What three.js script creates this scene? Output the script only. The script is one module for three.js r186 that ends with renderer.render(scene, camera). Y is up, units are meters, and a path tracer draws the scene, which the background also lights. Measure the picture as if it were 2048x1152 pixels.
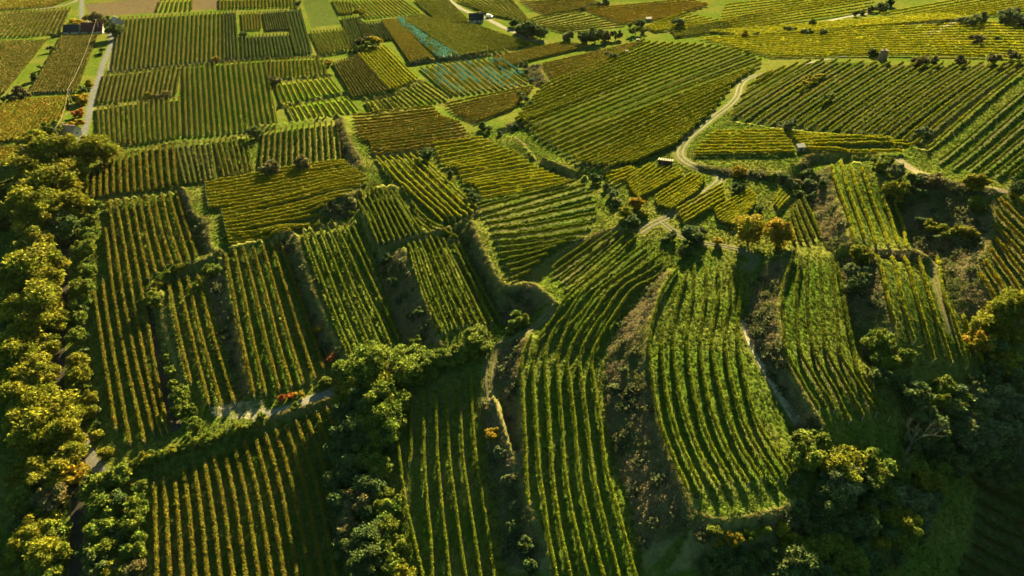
import * as THREE from 'three';

// ---------------------------------------------------------------- camera, sky, sun, exposure
const W = 2048, H = 1152, FOCAL = 1384, EYE = 120, PITCH = 34 * Math.PI / 180;
const scene = new THREE.Scene();
const camera = new THREE.PerspectiveCamera(2 * Math.atan(H / 2 / FOCAL) * 180 / Math.PI, W / H, 0.5, 12000);
camera.position.set(0, EYE, 0);
camera.rotation.x = -PITCH;
scene.add(camera);

const renderer = new THREE.WebGLRenderer({ antialias: true });
renderer.toneMapping = THREE.LinearToneMapping;
renderer.toneMappingExposure = 8.2;
renderer.shadowMap.enabled = true;

const SUN_EL = 20 * Math.PI / 180, SUN_AZ = 13 * Math.PI / 180;
const toSun = new THREE.Vector3(Math.sin(SUN_AZ) * Math.cos(SUN_EL), Math.sin(SUN_EL), -Math.cos(SUN_AZ) * Math.cos(SUN_EL));
const sun = new THREE.DirectionalLight(new THREE.Color().setRGB(1, 0.85, 0.38), 5);
sun.position.copy(toSun).multiplyScalar(900).add(new THREE.Vector3(0, 0, -350));
sun.target.position.set(0, 0, -350);
sun.castShadow = true;
sun.shadow.mapSize.set(4096, 4096);
Object.assign(sun.shadow.camera, { left: -500, right: 500, top: 400, bottom: -400, near: 10, far: 2200 });
scene.add(sun, sun.target);
{
  const w = 256, h = 128, px = new Float32Array(w * h * 4), d = new THREE.Vector3();
  for (let r = 0; r < h; r++) for (let c = 0; c < w; c++) {
    const el = ((r + 0.5) / h - 0.5) * Math.PI, az = ((c + 0.5) / w - 0.5) * 2 * Math.PI;
    d.set(Math.cos(el) * Math.cos(az), Math.sin(el), Math.cos(el) * Math.sin(az));
    const up = Math.max(0, d.y), low = Math.pow(1 - up, 4), near = Math.pow(Math.max(0, d.dot(toSun)), 6), k = (r * w + c) * 4;
    px[k] = 0.011 + 0.025 * low + 0.09 * near; px[k + 1] = 0.036 + 0.03 * low + 0.06 * near; px[k + 2] = 0.044 + 0.022 * low + 0.014 * near; px[k + 3] = 1;
  }
  const sky = new THREE.DataTexture(px, w, h, THREE.RGBAFormat, THREE.FloatType);
  sky.mapping = THREE.EquirectangularReflectionMapping; sky.magFilter = THREE.LinearFilter; sky.needsUpdate = true;
  scene.background = sky; scene.environment = sky;
}
scene.fog = new THREE.FogExp2(new THREE.Color().setRGB(0.9, 0.88, 0.8), 0.000007);

// ---------------------------------------------------------------- random numbers, noise, words
function rng(seed) { let s = seed | 0; return () => { s = (s + 0x6d2b79f5) | 0; let t = Math.imul(s ^ (s >>> 15), 1 | s); t = (t + Math.imul(t ^ (t >>> 7), 61 | t)) ^ t; return ((t ^ (t >>> 14)) >>> 0) / 4294967296; }; }
const rand = rng(7), rr = (a, b, f = rand) => a + (b - a) * f();
const clamp = (x, a, b) => Math.min(b, Math.max(a, x)), lerp = (a, b, t) => a + (b - a) * t, smooth = (a, b, x) => { const t = clamp((x - a) / (b - a), 0, 1); return t * t * (3 - 2 * t); };
function hash(i, j) { let h = Math.imul(i, 374761393) + Math.imul(j, 668265263); h = Math.imul(h ^ (h >>> 13), 1274126177); return ((h ^ (h >>> 16)) >>> 0) / 4294967296; }
function vnoise(x, y) {
  const i = Math.floor(x), j = Math.floor(y), f = x - i, g = y - j, u = f * f * (3 - 2 * f), v = g * g * (3 - 2 * g);
  return lerp(lerp(hash(i, j), hash(i + 1, j), u), lerp(hash(i, j + 1), hash(i + 1, j + 1), u), v);
}
const fbm = (x, y) => vnoise(x, y) * 0.55 + vnoise(x * 2.13 + 7, y * 2.13 + 3) * 0.3 + vnoise(x * 4.7 + 1, y * 4.7 + 9) * 0.15;
const ONES = ['', 'first', 'second', 'third', 'fourth', 'fifth', 'sixth', 'seventh', 'eighth', 'ninth', 'tenth', 'eleventh', 'twelfth', 'thirteenth', 'fourteenth', 'fifteenth', 'sixteenth', 'seventeenth', 'eighteenth', 'nineteenth'];
const ordinal = (n) => n < 20 ? ONES[n] : n % 10 ? ['', '', 'twenty', 'thirty', 'forty'][Math.floor(n / 10)] + '-' + ONES[n % 10] : ['', '', 'twentieth', 'thirtieth', 'fortieth'][n / 10];
const used = {};
const numbered = (name) => { const n = used[name] = (used[name] ?? -1) + 1; return n ? name + '_' + String(n).padStart(3, '0') : name; };
function tag(o, label, category, group, kind) {
  o.userData.label = label;
  if (category) o.userData.category = category;
  if (group) o.userData.group = group;
  if (kind) o.userData.kind = kind;
  return o;
}
function put(o, name) { o.name = numbered(name); scene.add(o); return o; }
function part(parent, name, geometry, material, at) {
  const m = new THREE.Mesh(geometry, material); m.name = name; m.castShadow = m.receiveShadow = true;
  if (at) m.position.set(...at);
  parent.add(m); return m;
}

// ---------------------------------------------------------------- measuring the photograph: a pixel's line of sight, met with the land
const cosP = Math.cos(PITCH), sinP = Math.sin(PITCH);
function sight(u, v) { const x = (u - W / 2) / FOCAL, y = (H / 2 - v) / FOCAL; return [x, y * cosP - sinP, -y * sinP - cosP]; }
function onPlane(u, v, h) { const d = sight(u, v), t = (h - EYE) / Math.min(d[1], -0.02); return [d[0] * t, h, d[2] * t]; }

// the lie of the land without its terraces: a thin-plate surface through measured heights
const spots = [];
const rise = (v, ...uh) => { for (const [u, h] of uh) { const p = onPlane(u, v, h); spots.push([p[0], p[2], h]); } };
rise(1130, [-100, -21], [300, -18.5], [700, -17], [1000, -13], [1280, -7], [1600, -8], [1950, -20]);
rise(1035, [1430, 3], [1560, 4], [1750, -4], [1900, -12]);
rise(950, [-100, -18], [300, -16], [700, -14], [1000, -8], [1300, -3], [1500, 3], [1700, 1], [1950, -13]);
rise(800, [-100, -14], [300, -13], [700, -11], [1000, -5], [1300, 1], [1600, 6], [1850, 4], [2100, 1]);
rise(650, [-100, -10], [300, -9], [700, -7], [1000, -1], [1300, 5], [1600, 9], [2000, 10]);
rise(500, [-100, -5], [300, -5], [700, -2], [1000, 2], [1300, 8], [1600, 12], [2000, 13]);
rise(350, [-100, -1], [300, -1], [700, 1], [1050, 4], [1350, 10], [1650, 15], [2050, 19]);
rise(220, [-100, 0], [300, 0], [700, 1], [1050, 4], [1400, 12], [1700, 19], [2100, 25]);
rise(120, [-100, 0], [300, 0], [700, 1], [1050, 3], [1400, 10], [1700, 20], [2100, 27]);
rise(30, [-100, 0], [400, 0], [900, 1], [1300, 6], [1700, 16], [2150, 26]);
const plate = (() => {
  const n = spots.length, S = 300, A = [], U = (r2) => r2 > 1e-9 ? r2 * Math.log(r2) * 0.5 : 0;
  for (let i = 0; i < n + 3; i++) A.push(new Float64Array(n + 4));
  for (let i = 0; i < n; i++) {
    for (let j = 0; j < n; j++) A[i][j] = U(((spots[i][0] - spots[j][0]) ** 2 + (spots[i][1] - spots[j][1]) ** 2) / S / S) + (i === j ? 0.004 : 0);
    A[i][n] = A[n][i] = 1; A[i][n + 1] = A[n + 1][i] = spots[i][0] / S; A[i][n + 2] = A[n + 2][i] = spots[i][1] / S; A[i][n + 3] = spots[i][2];
  }
  const N = n + 3;
  for (let c = 0; c < N; c++) {
    let p = c; for (let r = c + 1; r < N; r++) if (Math.abs(A[r][c]) > Math.abs(A[p][c])) p = r;
    [A[c], A[p]] = [A[p], A[c]];
    for (let r = 0; r < N; r++) if (r !== c) { const f = A[r][c] / A[c][c]; if (f) for (let k = c; k <= N; k++) A[r][k] -= f * A[c][k]; }
  }
  const w = A.map((row, i) => row[N] / row[i]);
  return (x, z) => {
    x = clamp(x, -560, 760); z = clamp(z, -760, -70);
    let h = w[n] + w[n + 1] * x / S + w[n + 2] * z / S;
    for (let i = 0; i < n; i++) h += w[i] * U(((x - spots[i][0]) ** 2 + (z - spots[i][1]) ** 2) / S / S);
    return clamp(h, -45, 50);
  };
})();
function onBase(u, v, off) { let h = 0, p; for (let k = 0; k < 24; k++) { p = onPlane(u, v, h + off); h = lerp(h, plate(p[0], p[2]), 0.7); } return [p[0], h + off, p[2]]; }

// ---------------------------------------------------------------- the ground's grid: finer near, coarser far, with wide skirts
const ZN = 70, ZK = 0.0042, NJ = 610, NI = 440, SMAX = 1.1;
const half = (z) => 0.66 * Math.max(-z, 0) + 62;
const zAt = (j) => -ZN * Math.exp(ZK * j), jAt = (z) => Math.log(Math.max(-z, ZN) / ZN) / ZK;
const sAt = (i) => (i / (NI - 1) * 2 - 1) * SMAX, iAt = (x, z) => (x / half(z) / SMAX + 1) / 2 * (NI - 1);
const relief = new Float32Array(NI * NJ), height = new Float32Array(NI * NJ), fixed = new Uint8Array(NI * NJ);
const terraceBanks = [];
function holdLine(pts, value) {
  for (let k = 0; k + 1 < pts.length; k++) {
    const a = pts[k], b = pts[k + 1], n = Math.ceil(Math.hypot(b[0] - a[0], b[2] - a[2]) / 0.3);
    for (let q = 0; q <= n; q++) {
      const x = lerp(a[0], b[0], q / n), z = lerp(a[2], b[2], q / n), i = Math.round(iAt(x, z)), j = Math.round(jAt(z));
      if (i < 0 || j < 0 || i >= NI || j >= NJ) continue;
      relief[j * NI + i] = value; fixed[j * NI + i] = 1;
    }
  }
}
function curve(pts, step) {
  const c = new THREE.CatmullRomCurve3(pts.map((p) => new THREE.Vector3(...p)), false, 'centripetal'), n = Math.max(1, Math.round(c.getLength() / step));
  return c.getSpacedPoints(n).map((p) => [p.x, p.y, p.z]);
}
// a terrace bank: its crest and its foot as they lie in the photograph, and how high it is
function bank(h, crest, foot, look = 'scrub') {
  const c = curve(crest.map((p) => onBase(p[0], p[1], h / 2)), 1), f = curve(foot.map((p) => onBase(p[0], p[1], -h / 2)), 1);
  holdLine(c, h / 2); holdLine(f, -h / 2);
  terraceBanks.push({ h, c, f, look });
}
// terraces of the near slope
bank(3, [[362, 372], [372, 385], [380, 408], [390, 430], [410, 438], [418, 475], [424, 500]], [[352, 378], [362, 398], [372, 425], [386, 455], [397, 488], [408, 516]]);
bank(3, [[300, 575], [345, 545], [395, 525], [427, 506], [443, 496], [512, 480], [585, 459], [650, 441], [700, 436], [720, 438]], [[318, 590], [350, 562], [398, 545], [432, 528], [470, 499], [520, 491], [578, 480], [610, 466], [655, 456], [705, 449], [722, 452]], 'grass');
bank(4.5, [[590, 466], [602, 500], [620, 560], [640, 610], [664, 665], [690, 715]], [[566, 486], [577, 520], [592, 565], [612, 620], [634, 670], [655, 735]]);
bank(2, [[704, 388], [724, 430], [744, 480], [756, 500]], [[716, 448], [736, 490], [750, 520], [766, 555]], 'grass');
bank(3.5, [[640, 424], [664, 399], [700, 386], [740, 375], [778, 367], [792, 372]], [[646, 440], [684, 437], [714, 430], [722, 402], [752, 386], [784, 381]]);
bank(2, [[754, 503], [798, 483], [863, 464], [889, 456], [939, 436], [972, 412]], [[770, 512], [806, 495], [850, 480], [872, 474], [908, 478], [935, 452]], 'grass');
bank(6, [[806, 494], [824, 545], [845, 600], [868, 655], [884, 690]], [[752, 512], [764, 560], [782, 610], [798, 660], [812, 700]]);
bank(6, [[942, 440], [955, 475], [975, 520], [1000, 562], [1024, 572], [1060, 563], [1086, 582], [1114, 606]], [[898, 458], [922, 485], [946, 528], [972, 580], [994, 628], [1010, 652], [1040, 642], [1072, 626]]);
bank(1.3, [[1240, 452], [1186, 470], [1102, 517], [1052, 560]], [[1250, 462], [1196, 480], [1116, 530], [1070, 570]], 'dry');
bank(4, [[1338, 536], [1316, 600], [1296, 660], [1294, 700], [1304, 760], [1319, 852], [1350, 930], [1372, 985], [1396, 1028]], [[1322, 545], [1280, 602], [1242, 650], [1214, 720], [1214, 780], [1222, 870], [1242, 950], [1268, 1040], [1290, 1150]]);
bank(4, [[1398, 1030], [1440, 1040], [1500, 1034], [1560, 1020], [1604, 998]], [[1330, 1150], [1420, 1130], [1510, 1100], [1590, 1075], [1650, 1040]]);
bank(3.5, [[1588, 497], [1566, 560], [1560, 620], [1566, 690], [1582, 742], [1622, 812], [1644, 850]], [[1524, 545], [1502, 600], [1492, 642], [1506, 690], [1540, 750], [1576, 820], [1598, 880]]);
bank(5, [[1756, 512], [1768, 570], [1780, 640], [1792, 694]], [[1682, 522], [1694, 590], [1712, 670], [1742, 732]]);
bank(1.6, [[1740, 498], [1790, 500], [1830, 500], [1858, 514]], [[1746, 514], [1790, 520], [1826, 520], [1852, 526]]);
bank(5, [[1658, 333], [1678, 400], [1694, 450], [1706, 486]], [[1608, 358], [1630, 420], [1642, 470], [1658, 505]]);
bank(8, [[1836, 345], [1920, 366], [1990, 378]], [[1796, 410], [1822, 480], [1880, 535]]);
bank(5, [[1988, 400], [1986, 460], [1958, 540], [1984, 604]], [[1905, 500], [1886, 530], [1905, 600], [1952, 690]]);
bank(2.5, [[1596, 330], [1622, 309], [1666, 311], [1722, 324]], [[1600, 344], [1628, 326], [1666, 325], [1716, 334]]);
bank(2.5, [[225, 952], [290, 920], [400, 884], [500, 849], [560, 829], [620, 810], [672, 792]], [[300, 962], [400, 925], [500, 882], [580, 846], [650, 818], [690, 802]], 'grass');
bank(4, [[984, 790], [1006, 850], [1032, 930], [1060, 1010], [1090, 1090], [1106, 1150]], [[960, 790], [968, 850], [986, 940], [1000, 1050], [1014, 1150]]);
bank(3.5, [[1064, 668], [1044, 718], [1040, 745], [1042, 800], [1048, 880], [1052, 930]], [[1004, 700], [992, 742], [1004, 800], [1020, 860], [1034, 915]]);
bank(2, [[322, 580], [326, 640], [348, 720], [372, 800]], [[302, 630], [314, 690], [332, 760], [352, 840]], 'grass');
bank(2, [[440, 515], [454, 580], [477, 680], [500, 786]], [[412, 560], [430, 620], [454, 700], [482, 796]]);
// low steps between the plots of the flatter land behind
bank(2, [[526, 250], [600, 239], [680, 223], [745, 222], [850, 212], [892, 200]], [[528, 256], [600, 246], [680, 231], [745, 229], [850, 219], [894, 207]]);
bank(1.6, [[700, 193], [740, 192], [790, 182], [812, 174], [848, 157]], [[702, 199], [742, 199], [792, 189], [814, 181], [852, 163]]);
bank(1.5, [[560, 210], [620, 197], [688, 183]], [[562, 217], [622, 203], [692, 189]]);
bank(1.5, [[545, 156], [600, 152], [658, 147]], [[546, 162], [600, 158], [660, 153]]);
bank(1.5, [[190, 210], [260, 200], [362, 189]], [[192, 216], [260, 206], [362, 195]]);
bank(1.8, [[260, 296], [310, 286], [360, 276], [430, 273], [500, 262]], [[262, 303], [312, 293], [362, 283], [432, 280], [502, 269]]);
bank(1.2, [[215, 142], [330, 132], [440, 121], [550, 112], [640, 110], [700, 100]], [[215, 147], [330, 137], [440, 126], [550, 117], [640, 115], [702, 105]], 'grass');
bank(1.4, [[814, 127], [868, 118], [940, 112], [1026, 100]], [[818, 133], [870, 124], [942, 118], [1028, 105]]);
bank(3, [[1030, 275], [1050, 290], [1076, 311], [1128, 333], [1170, 349], [1196, 345], [1222, 330]], [[1044, 288], [1062, 310], [1082, 330], [1130, 352], [1166, 362], [1196, 360], [1226, 344]]);
bank(2, [[170, 412], [230, 398], [290, 388], [350, 378]], [[180, 420], [232, 405], [292, 396], [352, 386]], 'grass');
bank(3, [[684, 232], [690, 262], [704, 290], [718, 312], [724, 330]], [[672, 240], [676, 268], [684, 300], [696, 322], [706, 338]]);
bank(1.6, [[740, 310], [800, 304], [858, 296]], [[744, 318], [802, 312], [850, 306]], 'grass');
bank(2.2, [[1454, 240], [1560, 256], [1680, 268], [1780, 276], [1850, 300]], [[1452, 248], [1558, 264], [1678, 276], [1776, 286], [1842, 308]]);
bank(2, [[1002, 258], [1022, 246], [1046, 240], [1062, 250]], [[1004, 268], [1026, 258], [1048, 252], [1066, 262]]);
bank(2, [[1080, 128], [1086, 148], [1100, 168]], [[1048, 136], [1060, 160], [1076, 176]]);
bank(1.2, [[1392, 328], [1440, 336], [1500, 340], [1570, 345]], [[1400, 342], [1450, 352], [1510, 358], [1580, 368]]);

{ // the land between the banks relaxes to a smooth sheet
  for (let it = 0; it < 420; it++) for (let par = 0; par < 2; par++) for (let j = 1; j < NJ - 1; j++) for (let i = 1 + ((j + par) & 1), k = j * NI + i; i < NI - 1; i += 2, k += 2) {
    if (fixed[k]) continue;
    relief[k] += 1.85 * ((relief[k - 1] + relief[k + 1] + relief[k - NI] + relief[k + NI]) / 4.004 - relief[k]);
  }
  for (let j = 0; j < NJ; j++) { const z = zAt(j), hw = half(z); for (let i = 0; i < NI; i++) height[j * NI + i] = plate(sAt(i) * hw, z) + relief[j * NI + i]; }
}
function ground(x, z) {
  const fj = jAt(z), fi = iAt(x, z);
  if (fi < 0 || fi > NI - 1.001 || fj < 0 || fj > NJ - 1.001) return plate(x, z);
  const i = Math.floor(fi), j = Math.floor(fj), a = fi - i, b = fj - j, k = j * NI + i;
  return lerp(lerp(height[k], height[k + 1], a), lerp(height[k + NI], height[k + NI + 1], a), b);
}
// where the line of sight of a pixel meets the land (or a level so far above it)
function onGround(u, v, lift = 0) {
  const d = sight(u, v), f = (t) => EYE + d[1] * t - ground(d[0] * t, d[2] * t) - lift;
  let t = (EYE - 40) / -d[1] * 0.9, step = 2;
  if (d[1] > -0.03) return onPlane(u, v, 0);
  while (f(t) > 0 && t < 3000) t += step;
  let a = t - step, b = t;
  for (let k = 0; k < 24; k++) { const m = (a + b) / 2; if (f(m) > 0) a = m; else b = m; }
  return [d[0] * b, EYE + d[1] * b - lift, d[2] * b];
}
const distanceTo = (p) => Math.hypot(p[0], p[1] - EYE, p[2]);
// ---------------------------------------------------------------- the vineyard plots: rows run from the first line of points through the next ones
// looks: leaf colours, the grass between the rows, the soil under them, row height and width
const LOOKS = {
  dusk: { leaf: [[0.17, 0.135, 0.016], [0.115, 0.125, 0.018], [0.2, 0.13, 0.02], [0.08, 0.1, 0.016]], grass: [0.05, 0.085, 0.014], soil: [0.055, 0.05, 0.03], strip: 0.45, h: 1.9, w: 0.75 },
  green: { leaf: [[0.13, 0.165, 0.014], [0.16, 0.17, 0.015], [0.095, 0.13, 0.014], [0.19, 0.17, 0.015]], grass: [0.058, 0.095, 0.015], soil: [0.085, 0.07, 0.045], strip: 0.75, h: 2.0, w: 0.58 },
  lush: { leaf: [[0.14, 0.18, 0.014], [0.175, 0.185, 0.015], [0.105, 0.14, 0.014]], grass: [0.062, 0.1, 0.015], soil: [0.08, 0.07, 0.04], strip: 0.4, h: 2.0, w: 0.64 },
  yellow: { leaf: [[0.34, 0.3, 0.014], [0.27, 0.27, 0.016], [0.19, 0.22, 0.016], [0.4, 0.31, 0.014]], grass: [0.06, 0.09, 0.015], soil: [0.13, 0.1, 0.06], strip: 0.4, h: 1.9, w: 0.5 },
  gold: { leaf: [[0.4, 0.35, 0.02], [0.33, 0.32, 0.022], [0.2, 0.23, 0.022]], grass: [0.075, 0.1, 0.016], soil: [0.14, 0.11, 0.06], strip: 0.4, h: 1.9, w: 0.55 },
  brown: { leaf: [[0.22, 0.175, 0.03], [0.25, 0.165, 0.03], [0.17, 0.17, 0.025], [0.2, 0.19, 0.028]], grass: [0.07, 0.075, 0.02], soil: [0.1, 0.075, 0.045], strip: 0.8, h: 1.7, w: 0.7 },
  rust: { leaf: [[0.34, 0.2, 0.025], [0.28, 0.21, 0.025], [0.2, 0.19, 0.02], [0.38, 0.2, 0.02]], grass: [0.075, 0.085, 0.018], soil: [0.1, 0.075, 0.045], strip: 0.7, h: 1.9, w: 0.8 },
  flat: { leaf: [[0.17, 0.125, 0.055], [0.1, 0.11, 0.02], [0.2, 0.14, 0.07]], grass: [0.085, 0.145, 0.01], soil: [0.12, 0.09, 0.055], strip: 0.6, h: 1.6, w: 0.4 },
  bright: { leaf: [[0.17, 0.13, 0.04], [0.13, 0.13, 0.02], [0.22, 0.14, 0.03]], grass: [0.1, 0.17, 0.011], soil: [0.13, 0.1, 0.055], strip: 0.5, h: 1.6, w: 0.4 },
  deep: { leaf: [[0.06, 0.08, 0.03], [0.07, 0.09, 0.03], [0.1, 0.09, 0.04]], grass: [0.04, 0.075, 0.022], soil: [0.09, 0.08, 0.055], strip: 0.5, h: 1.7, w: 0.3 },
  olive: { leaf: [[0.18, 0.18, 0.025], [0.14, 0.16, 0.022], [0.22, 0.19, 0.03]], grass: [0.085, 0.1, 0.022], soil: [0.1, 0.085, 0.05], strip: 0.5, h: 1.6, w: 0.7 },
  bold: { leaf: [[0.3, 0.27, 0.014], [0.24, 0.24, 0.015], [0.17, 0.2, 0.016], [0.34, 0.27, 0.014]], grass: [0.03, 0.052, 0.01], soil: [0.06, 0.05, 0.03], strip: 0.4, h: 2.2, w: 0.6 },
  ochre: { leaf: [[0.28, 0.25, 0.016], [0.22, 0.22, 0.018], [0.32, 0.25, 0.018]], grass: [0.05, 0.08, 0.014], soil: [0.07, 0.055, 0.03], strip: 0.4, h: 1.9, w: 0.5 },
  pale: { leaf: [[0.15, 0.145, 0.06], [0.12, 0.13, 0.045], [0.17, 0.16, 0.07]], grass: [0.07, 0.105, 0.022], soil: [0.12, 0.1, 0.07], strip: 0.5, h: 1.8, w: 0.6 },
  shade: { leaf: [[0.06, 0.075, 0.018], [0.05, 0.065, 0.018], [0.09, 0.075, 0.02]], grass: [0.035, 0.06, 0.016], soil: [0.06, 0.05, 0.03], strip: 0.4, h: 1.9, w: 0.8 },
};
const plots = [];
const along = (pts, t) => { let L = 0; const l = pts.map((p, i) => i ? L += Math.hypot(p[0] - pts[i - 1][0], p[1] - pts[i - 1][1]) : 0); const s = t * L; let i = 1; while (i < pts.length - 1 && l[i] < s) i++; const f = (s - l[i - 1]) / (l[i] - l[i - 1] || 1); return [lerp(pts[i - 1][0], pts[i][0], f), lerp(pts[i - 1][1], pts[i][1], f)]; };
// side: how the rows are counted. lines: cross lines that every row passes, spread evenly
function plot(where, look, side, n, ...lines) {
  const rows = [];
  for (let i = 0; i < n; i++) rows.push(lines.map((l) => along(l, n > 1 ? i / (n - 1) : 0.5)));
  plots.push({ where, look, side, rows });
}
const plotRows = (where, look, side, ...rows) => plots.push({ where, look, side, rows });
// cross lines with one point for each row
function plotAcross(where, look, side, ...lines) { plots.push({ where, look, side, rows: lines[0].map((_, i) => lines.map((l) => l[i]).filter(Boolean)) }); }

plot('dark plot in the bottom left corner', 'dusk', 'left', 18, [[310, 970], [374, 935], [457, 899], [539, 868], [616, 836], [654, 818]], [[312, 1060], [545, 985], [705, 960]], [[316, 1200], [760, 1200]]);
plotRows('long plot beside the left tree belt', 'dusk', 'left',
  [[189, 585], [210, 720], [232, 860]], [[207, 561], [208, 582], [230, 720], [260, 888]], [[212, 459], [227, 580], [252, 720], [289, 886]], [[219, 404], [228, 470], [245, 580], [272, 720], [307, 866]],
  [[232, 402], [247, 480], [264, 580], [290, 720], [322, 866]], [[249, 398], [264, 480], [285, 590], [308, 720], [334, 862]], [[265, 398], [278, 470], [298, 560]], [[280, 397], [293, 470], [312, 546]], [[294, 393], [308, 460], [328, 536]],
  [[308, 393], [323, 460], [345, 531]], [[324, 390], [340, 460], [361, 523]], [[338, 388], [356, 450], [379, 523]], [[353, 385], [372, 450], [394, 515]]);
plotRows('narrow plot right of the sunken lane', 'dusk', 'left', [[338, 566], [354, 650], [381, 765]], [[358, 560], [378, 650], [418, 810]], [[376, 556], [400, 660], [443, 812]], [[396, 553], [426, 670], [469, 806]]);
plotAcross('steep plot above the stony lane', 'dusk', 'left', [[452, 509], [469, 500], [487, 497], [507, 496], [525, 490], [544, 490], [562, 487]], [[465, 580], [486, 580], [509, 580], [530, 580], [551, 580], [573, 580], [594, 580]], [[486, 690], [507, 685], [532, 680], [555, 680], [579, 680], [601, 670], [625, 670]], [[509, 795], [531, 788], [558, 780], [582, 773], [606, 766], [629, 756], [649, 740]]);
plotRows('steep green plot above the centre grove', 'green', 'left', [[608, 467], [655, 590], [680, 655], [705, 715]], [[624, 462], [674, 590], [698, 650], [720, 700]], [[641, 460], [695, 590], [717, 640], [740, 695]], [[657, 457], [714, 590], [738, 640], [762, 698]], [[673, 454], [733, 585], [757, 635], [782, 692]], [[689, 451], [752, 580], [775, 630], [796, 676]], [[705, 449], [727, 500], [746, 543]]);
plot('small plot under the dark scrub face', 'green', 'left', 9, [[712, 385], [755, 377], [792, 384]], [[756, 489], [801, 479], [842, 464]]);
plotAcross('steep plot between two scrub banks', 'green', 'left', [[817, 490], [828, 487], [840, 485], [852, 478], [861, 475], [874, 476], [887, 481], [908, 490], [918, 488]], [[847, 580], [861, 575], [874, 570], [888, 568], [901, 566], [915, 566], [930, 568], [947, 570], [958, 566]], [[884, 666], [896, 662], [912, 656], [927, 652], [940, 648], [955, 648], [971, 651], [985, 646], [999, 641]]);
plot('tilted centre terrace', 'green', 'far end', 13, [[955, 418], [981, 443], [995, 483], [1004, 514], [1026, 556]], [[1150, 362], [1182, 374], [1193, 407], [1193, 436], [1165, 470], [1107, 497], [1062, 540]]);
plotRows('corner above the long winding plot', 'green', 'left', [[1105, 535], [1189, 474]], [[1105, 551], [1222, 466]], [[1120, 561], [1240, 462]], [[1132, 572], [1258, 468]]);
plotAcross('long winding plot at the bottom centre', 'lush', 'left', [null, [1273, 475], [1295, 485], [1310, 498], [1326, 506], [1337, 517], [1344, 532]].map((p) => p ?? [1063, 671]), [[1045, 718], [1149, 580], [1170, 580], [1201, 580], [1222, 580], [1243, 580], [1266, 580]], [null, [1115, 624], [1139, 624], [1168, 622], [1188, 627], [1212, 624], [1236, 620]], [null, [1084, 668], [1110, 658], [1136, 658], [1156, 668], [1180, 668], [1207, 664]],
  [[1043, 742], [1067, 722], [1091, 718], [1115, 718], [1136, 718], [1160, 718], [1184, 715]], [[1045, 790], [1068, 785], [1094, 785], [1119, 785], [1142, 785], [1166, 785], [1190, 785]], [[1049, 852], [1072, 852], [1098, 852], [1124, 852], [1150, 852], [1175, 852], [1201, 852]], [[1052, 930], [1077, 930], [1103, 930], [1128, 930], [1155, 930], [1182, 930], [1210, 930]],
  [[1056, 1010], [1088, 1008], [1112, 1008], [1142, 1015], [1171, 1015], [1201, 1015], [1233, 1015]], [null, [1098, 1080], [1124, 1080], [1156, 1080], [1187, 1080], [1218, 1080], [1251, 1080]], [null, [1116, 1180], [1147, 1180], [1182, 1180], [1214, 1180], [1245, 1180], [1279, 1180]]);
plotAcross('rounded spur plot right of the centre', 'lush', 'left', [[1356, 537], [1326, 655], [1375, 545], [1389, 533], [1412, 532], [1435, 535], [1460, 540], [1481, 540]], [[1326, 580], null, [1362, 580], [1387, 580], [1413, 580], [1438, 580], [1461, 580], [1482, 580]], [[1306, 640], null, [1350, 630], [1377, 630], [1404, 630], [1428, 630], [1453, 630], [1476, 630]], [[1299, 685], [1323, 690], [1346, 690], [1374, 690], [1400, 690], [1423, 690], [1450, 690], [1476, 690]],
  [[1308, 788], [1332, 785], [1357, 780], [1386, 780], [1412, 780], [1440, 780], [1467, 780], [1494, 780]], [[1323, 852], [1349, 852], [1377, 852], [1406, 852], [1433, 852], [1462, 852], [1490, 852], [1518, 852]], [[1346, 915], [1373, 915], [1403, 915], [1433, 912], [1460, 910], [1490, 910], [1518, 905], [1546, 900]], [[1376, 980], [1404, 977], [1438, 974], [1464, 967], [1495, 969], [1523, 958], [1555, 962], [1579, 952]]);
plotAcross('curved plot right of the spur', 'green', 'left', [[1589, 503], [1602, 512], [1614, 511], [1639, 519], [1664, 516], [1674, 530]], [[1565, 580], [1592, 585], [1613, 580], [1643, 580], [1669, 580], [1686, 590]], [[1568, 640], [1595, 645], [1620, 645], [1645, 640], [1674, 640], [1695, 645]], [[1570, 697], [1601, 705], [1630, 710], [1651, 697], [1682, 713], [1705, 692]], [[1602, 762], [1624, 748], [1661, 768], [1684, 760], [1716, 768], [1723, 762]], [[1637, 822], [1669, 822], [1699, 843], [1726, 835], [1752, 830], [1778, 838]]);
plotRows('yellowing plot near the right edge', 'yellow', 'left', [[1755, 511], [1772, 580], [1780, 615], [1791, 650]], [[1782, 514], [1800, 580], [1812, 632], [1828, 684]], [[1808, 514], [1829, 580], [1845, 640], [1867, 720]], [[1837, 516], [1856, 580], [1875, 645], [1903, 728]], [[1874, 514], [1885, 580], [1906, 640], [1934, 734]], [[1925, 630], [1942, 679], [1966, 728]]);
plotRows('yellowing strip under the curved scrub crest', 'yellow', 'left', [[1662, 332], [1677, 379], [1692, 418], [1708, 480]], [[1680, 324], [1692, 368], [1713, 425], [1729, 477]], [[1700, 329], [1713, 376], [1739, 444], [1752, 490]], [[1721, 334], [1739, 384], [1765, 454], [1778, 490]], [[1765, 394], [1781, 436], [1799, 490]], [[1789, 405], [1804, 446], [1816, 493]]);
plot('orange-tinged slope on the right edge', 'rust', 'near end', 8, [[1957, 547], [1972, 515], [1990, 485], [1988, 440], [1995, 400], [2022, 385]], [[1990, 602], [2020, 612], [2060, 600], [2075, 550], [2085, 500], [2095, 450]]);
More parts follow.
